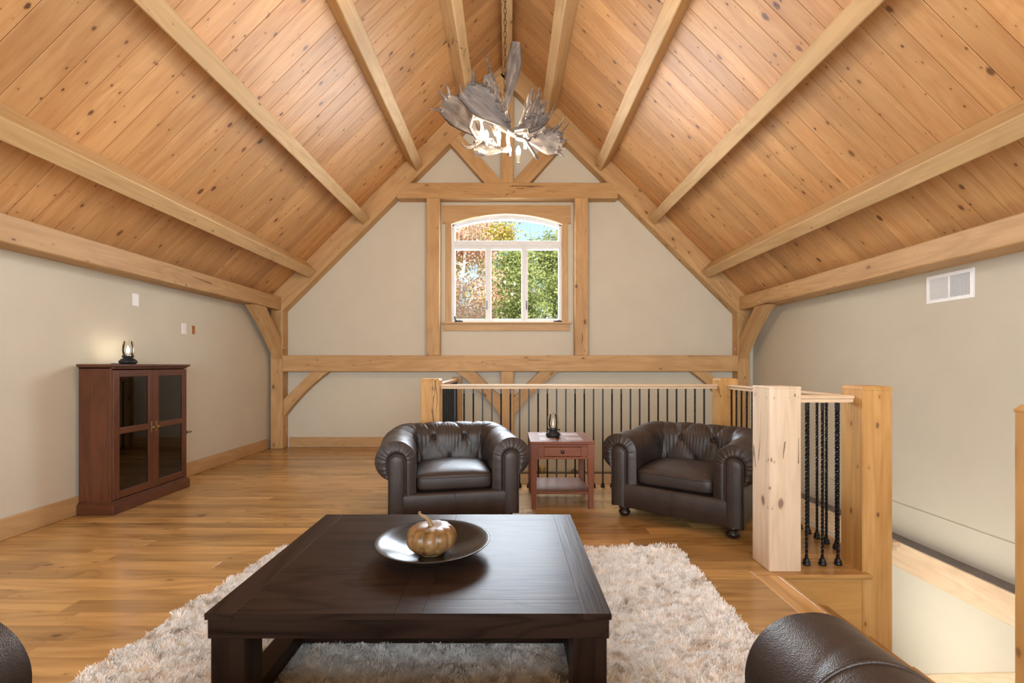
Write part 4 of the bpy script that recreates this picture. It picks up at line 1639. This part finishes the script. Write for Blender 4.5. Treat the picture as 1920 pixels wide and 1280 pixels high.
def antler(base, tip, face, width, tines, curl=0.08, stem=0.22, flip=1, tl_=0.16, seed=0, spread=0.0, end_tines=0):
    """palmate antler from base to tip; face = direction the palm's broad side looks; tines grow on the +side edge"""
    rd = random.Random(seed)
    x = (tip - base)
    L = x.length
    x.normalize()
    z = V(face)
    z = (z - x * z.dot(x)).normalized()
    yy = z.cross(x) * flip
    mb = MB()
    NT_, NW = 34, 12
    top, bot = [], []

    def wid(t):
        if t < stem:
            return 0.020 + 0.004 * math.sin(t * 20)
        q = (t - stem) / (1 - stem)
        return 0.020 + (width - 0.02) * math.sin(min(1, q * 1.25) * PI / 2) ** 1.3 * (1 - 0.55 * max(0, q - 0.72) / 0.28)

    def pt(t, w, side):
        W_ = wid(t)
        ed = 0
        if w > 0 and t > stem:
            ed = 0.16 * width * abs(math.sin((t - stem) * PI * tines / (1 - stem + 1e-3))) * w
        yo = W_ * (w * 0.72 + 0.28 * (1 if t > stem else 0)) + ed
        th_ = (0.012 if t < stem else 0.0085) * math.sqrt(max(0, 1 - w * w)) + 0.0008
        if t < stem:
            th_ = W_ * math.sqrt(max(0, 1 - w * w))
        cup = curl * (t * t) + 0.28 * width * (w * 0.5 + 0.3) ** 2 * min(1, t / (stem + .15))
        nz_ = 0.007 * noise.noise(V((t * 6, w * 3, seed * 3.3)))
        return base + x * (t * L) + yy * yo + z * (cup + side * th_ + nz_)

    P = []
    for i in range(NT_ + 1):
        t = i / NT_
        row = [pt(t, -1 + 2 * k / NW, 1) for k in range(NW + 1)] + [pt(t, 1 - 2 * k / NW, -1) for k in range(1, NW)]
        P.append([tuple(p) for p in row])
    mb.grid(P, wrap=True)
    nn = len(P[0])
    mb.add(P[0], [tuple(range(nn))])
    mb.add(P[-1], [tuple(range(nn))])
    # tines along the edge
    for k in range(tines):
        t = stem + (1 - stem) * (k + 0.55) / tines
        p0 = pt(t, 0.86, 0)
        ll = tl_ * rd.uniform(0.6, 1.15)
        d = (yy * 0.35 + V((0, 0, 0.95)) + x * (rd.uniform(-0.05, 0.3) + spread)).normalized()
        pts, rr = [], []
        for q in range(8):
            f = q / 7
            pts.append(p0 - d * 0.02 + d * (ll + .02) * f + z * (0.35 * ll * f * f) + x * (0.12 * ll * f * f))
            rr.append(0.017 * (1 - f) ** 0.75 + 0.0016)
        mb.tube(pts, rr, 8)
    for k in range(end_tines):
        w = -0.7 + 1.4 * k / max(1, end_tines - 1)
        p0 = pt(0.97, w, 0)
        ll = tl_ * rd.uniform(0.8, 1.2)
        d = (x + yy * w * 0.5).normalized()
        pts, rr = [], []
        for q in range(8):
            f = q / 7
            pts.append(p0 - d * 0.02 + d * (ll + .02) * f + z * (0.5 * ll * f * f))
            rr.append(0.014 * (1 - f) ** 0.7 + 0.0016)
        mb.tube(pts, rr, 8)
    me_ = mb
    # local origin at the base for sane object coordinates
    m = Matrix((x, yy, z)).transposed().to_4x4() if flip > 0 else Matrix((x, -yy, z)).transposed().to_4x4()
    m.translation = base
    mi = m.inverted()
    me_.v = [tuple(mi @ V(p)) for p in me_.v]
    return obj('antler', me_, 'antler', ch, m, world=True, fix=True)


DN = (0, -0.75, -0.65)
antler(cp_(964, 250, 3.34), cp_(866, 180, 3.26), (0.05, -1, -0.15), 0.150, 6, 0.02, 0.10, -1, 0.085, 1)
antler(cp_(922, 272, 3.48), cp_(832, 204, 3.60), (-0.15, -0.9, -0.5), 0.150, 5, 0.04, 0.14, -1, 0.085, 2, end_tines=2)
antler(cp_(956, 246, 3.38), cp_(1022, 224, 3.46), (0.0, -0.9, -0.45), 0.075, 4, 0.03, 0.25, 1, 0.14, 3, 0.25)
antler(cp_(968, 258, 3.40), cp_(1050, 284, 3.42), (0.05, -0.92, -0.3), 0.125, 4, 0.03, 0.28, 1, 0.045, 5, 0.5, end_tines=3)
antler(cp_(958, 280, 3.44), cp_(890, 293, 3.40), (-0.05, -0.8, 0.45), 0.12, 3, 0.03, 0.25, -1, 0.025, 6, end_tines=2)
antler(cp_(947, 214, 3.50), cp_(963, 82, 3.46), (0.12, -1, 0.1), 0.080, 0, 0.02, 0.04, -1, 0.09, 7)
antler(cp_(938, 205, 3.46), cp_(917, 140, 3.43), (-0.3, -1, 0.1), 0.045, 0, 0.01, 0.05, 1, 0.10, 8)
antler(cp_(930, 252, 3.60), cp_(905, 200, 3.84), (0, -0.8, -0.6), 0.11, 4, 0.05, 0.2, -1, 0.12, 10)
antler(cp_(972, 248, 3.62), cp_(1010, 206, 3.84), (0, -0.8, -0.6), 0.10, 4, 0.05, 0.2, 1, 0.12, 11)


def tine(pts, r0):
    # a long single tine growing from the hub, smoothed through its points
    q = [cp_(*p) for p in pts]
    out, n_ = [], 16
    for k in range(n_ + 1):
        t = k / n_
        w = [(1 - t) ** 3, 3 * t * (1 - t) ** 2, 3 * t * t * (1 - t), t ** 3]
        out.append(sum((q[i] * w[i] for i in range(4)), V((0, 0, 0))) - q[0])
    mb = MB().tube(out, [r0 * (1 - k / n_) ** 0.8 + 0.0018 for k in range(n_ + 1)], 10)
    obj('tine', mb, 'antler', ch, T(*q[0]), world=True)


tine([(982, 262, 3.48), (1020, 262, 3.44), (1052, 248, 3.42), (1060, 212, 3.42)], 0.019)
tine([(986, 268, 3.50), (1026, 268, 3.50), (1050, 254, 3.50), (1068, 230, 3.50)], 0.017)
tine([(990, 246, 3.40), (1022, 240, 3.40), (1034, 218, 3.38), (1041, 190, 3.38)], 0.018)
tine([(1000, 238, 3.42), (1010, 222, 3.40), (1008, 200, 3.40), (1012, 172, 3.40)], 0.016)
tine([(978, 232, 3.44), (984, 218, 3.42), (984, 200, 3.42), (986, 184, 3.42)], 0.013)
tine([(934, 188, 3.45), (930, 160, 3.43), (918, 130, 3.42), (908, 95, 3.42)], 0.022)
tine([(905, 262, 3.42), (885, 278, 3.38), (870, 284, 3.36), (865, 264, 3.34)], 0.013)
# hub branches of bleached antler stems
hb = MB()
for pts in ([(955, 236, 3.46), (952, 262, 3.44), (956, 292, 3.44)], [(905, 228, 3.40), (888, 210, 3.36), (880, 238, 3.38), (892, 258, 3.44), (925, 262, 3.48)],
            [(956, 250, 3.42), (985, 262, 3.38), (1008, 298, 3.36)], [(930, 236, 3.44), (960, 252, 3.46), (990, 246, 3.5)], [(947, 190, 3.5), (950, 240, 3.5)]):
    q = [cp_(*p) for p in pts]
    sm_ = []
    for a, b in zip(q[:-1], q[1:]):
        for k in range(5):
            sm_.append(a.lerp(b, k / 5) - CH)
    sm_.append(q[-1] - CH)
    rr = [0.017 - 0.008 * k / len(sm_) for k in range(len(sm_))]
    hb.tube(sm_, rr, 9)
obj('antler_hub', hb, 'antler', ch)
for (bx, by, bd) in ((912, 256, 3.42), (972, 286, 3.40), (935, 256, 3.62), (985, 262, 3.60)):
    p = cp_(bx, by, bd)
    so = obj('socket', MB().lathe([(0.013, -0.050), (0.013, -0.008), (0.016, -0.006), (0.016, 0.0), (0.008, 0.002)], 12), 'candle', ch, T(*(p + V((0, 0, -0.02)))), world=True)
    obj('bulb', MB().lathe([(0.006, 0.0), (0.013, 0.010), (0.017, 0.024), (0.014, 0.042), (0.007, 0.058), (0.001, 0.066)], 14), 'bulb', so, T(*(p + V((0, 0, -0.018)))), world=True)
# chain up to the ridge
lk_me = MB().tube([(0.009 * math.cos(a), 0, 0.017 * math.sin(a) + (0.009 if math.sin(a) > 0 else -0.009)) for a in [2 * PI * k / 16 for k in range(16)]], 0.0030, 6, closed=True).mesh('link')
lk_me.materials.append(M['chain'])
z = 3.02
k = 0
cx_ = (947 - 954) * CY / 853.3
while z < 5.395:
    o = bpy.data.objects.new('link', lk_me)
    COL.objects.link(o)
    place(o, ch, T(cx_, CY, z) @ RZ(PI / 2 * (k % 2) + 0.3), world=True)
    z += 0.0455
    k += 1
obj('ceiling_hook', MB().lathe([(0.006, 0), (0.010, 0.02), (0.035, 0.03), (0.04, 0.04)], 14), 'chain', ch, T(cx_, CY, 5.36), world=True)

# ------------------------------------------------------------------ trees outside the window
ground = struct('ground', MB().box(-30, 30, 7.2, 60, -3.3, -3.1), 'ground')


def tree(label, x, yv, h, crown_z, crown_r, mat, bark, seed, n_leaf=9000, trunk_r=0.11, lean=0.0, leaf=0.10):
    rd = np.random.default_rng(seed)
    t = thing('autumn_tree' if mat != 'leaf_green' else 'leafy_tree', label, 'tree', T(x, yv, -3.1), 'trees beyond the gable window')
    tr = MB()
    hh = h
    pts = [(lean * hh * (k / 8) + 0.10 * math.sin(k * 1.3 + seed), 0.08 * math.cos(k * 1.7 + seed), hh * k / 8) for k in range(9)]
    tr.tube(pts, [trunk_r * (1 - 0.75 * k / 8) for k in range(9)], 9)
    cc = []
    for b in range(34):
        zt = crown_z[0] + (crown_z[1] - crown_z[0]) * rd.random()
        f = min(zt / hh, 0.98)
        i = int(f * 8)
        p0 = V(pts[i]).lerp(V(pts[min(i + 1, 8)]), f * 8 - i)
        an = rd.random() * 2 * PI
        prof = math.sin(PI * min(1, max(0.12, (zt - crown_z[0]) / (crown_z[1] - crown_z[0]) * 0.86 + 0.12))) ** 0.6
        ln_ = crown_r * prof * (0.45 + 0.6 * rd.random())
        p1 = p0 + V((math.cos(an) * ln_, math.sin(an) * ln_, ln_ * (0.2 + 0.5 * rd.random())))
        mid = p0.lerp(p1, 0.5) + V((0, 0, -0.06 * ln_))
        tr.tube([p0, mid, p1], [trunk_r * 0.22, trunk_r * 0.13, trunk_r * 0.05], 5)
        for q in (0.35, 0.55, 0.75, 0.92, 1.0):
            cc.append((p0.lerp(p1, q), 0.22 + 0.16 * rd.random()))
    obj('trunk', tr, bark, t)
    C_ = np.array([list(c) for c, _ in cc])
    S_ = np.array([s for _, s in cc]) * (crown_r / 1.6)
    ii = rd.integers(0, len(cc), n_leaf)
    c = C_[ii] + rd.normal(0, 1, (n_leaf, 3)) * S_[ii][:, None] * np.array([1, 1, 0.7])
    a = rd.normal(0, 1, (n_leaf, 3))
    a /= np.linalg.norm(a, axis=1)[:, None]
    b = np.cross(a, rd.normal(0, 1, (n_leaf, 3)))
    b /= np.linalg.norm(b, axis=1)[:, None]
    sz = leaf * (0.6 + 0.7 * rd.random(n_leaf))[:, None]
    q = np.stack([c - a * sz * .6, c + b * sz * .32, c + a * sz * .6, c - b * sz * .32], 1).reshape(-1, 3).astype(np.float32)
    me = bpy.data.meshes.new('foliage')
    me.vertices.add(4 * n_leaf)
    me.vertices.foreach_set('co', q.ravel())
    me.loops.add(4 * n_leaf)
    me.loops.foreach_set('vertex_index', np.arange(4 * n_leaf, dtype=np.int32))
    me.polygons.add(n_leaf)
    me.polygons.foreach_set('loop_start', np.arange(0, 4 * n_leaf, 4, dtype=np.int32))
    me.update(calc_edges=True)
    tag(obj('foliage', me, mat, t), kind='stuff')
    return t


tree('russet pink autumn tree with a white birch trunk in the left pane', -1.22, 12.0, 8.6, (3.6, 9.0), 1.35, 'leaf_pink', 'bark_white', 11, 17000, 0.085, 0.0, 0.075)
tree('green tree standing behind the russet one in the left pane', -3.0, 19.6, 9.4, (4.6, 9.6), 1.35, 'leaf_green', 'bark', 18, 11000, 0.10, 0.0, 0.10)
tree('green tree with a dark trunk in the middle pane', 0.30, 15.2, 8.2, (4.0, 8.0), 1.25, 'leaf_green', 'bark', 13, 12000, 0.085, 0.0, 0.085)
tree('olive green tree in the right pane', 1.75, 18.4, 9.2, (4.5, 9.2), 1.6, 'leaf_green', 'bark', 14, 12000, 0.10, 0.0, 0.10)
tree('low russet tree seen behind the green one in the middle pane', 0.0, 22.0, 8.0, (5.0, 8.2), 1.6, 'leaf_pink', 'bark', 15, 7000, 0.10, 0.0, 0.12)
tree('golden tree filling the middle of the arched window top', -0.9, 26.0, 12.0, (6.5, 12.2), 2.1, 'leaf_gold', 'bark', 12, 10000, 0.15, 0.0, 0.14)
tree('tall pale green tree far back on the left', -4.2, 31.0, 13.0, (6.5, 13.4), 2.3, 'leaf_gold', 'bark', 17, 10000, 0.18, 0.0, 0.16)
tree('tall yellow green tree farthest back on the right', 4.3, 36.0, 13.0, (7.0, 13.4), 2.6, 'leaf_green', 'bark', 16, 9000, 0.18, 0.0, 0.18)
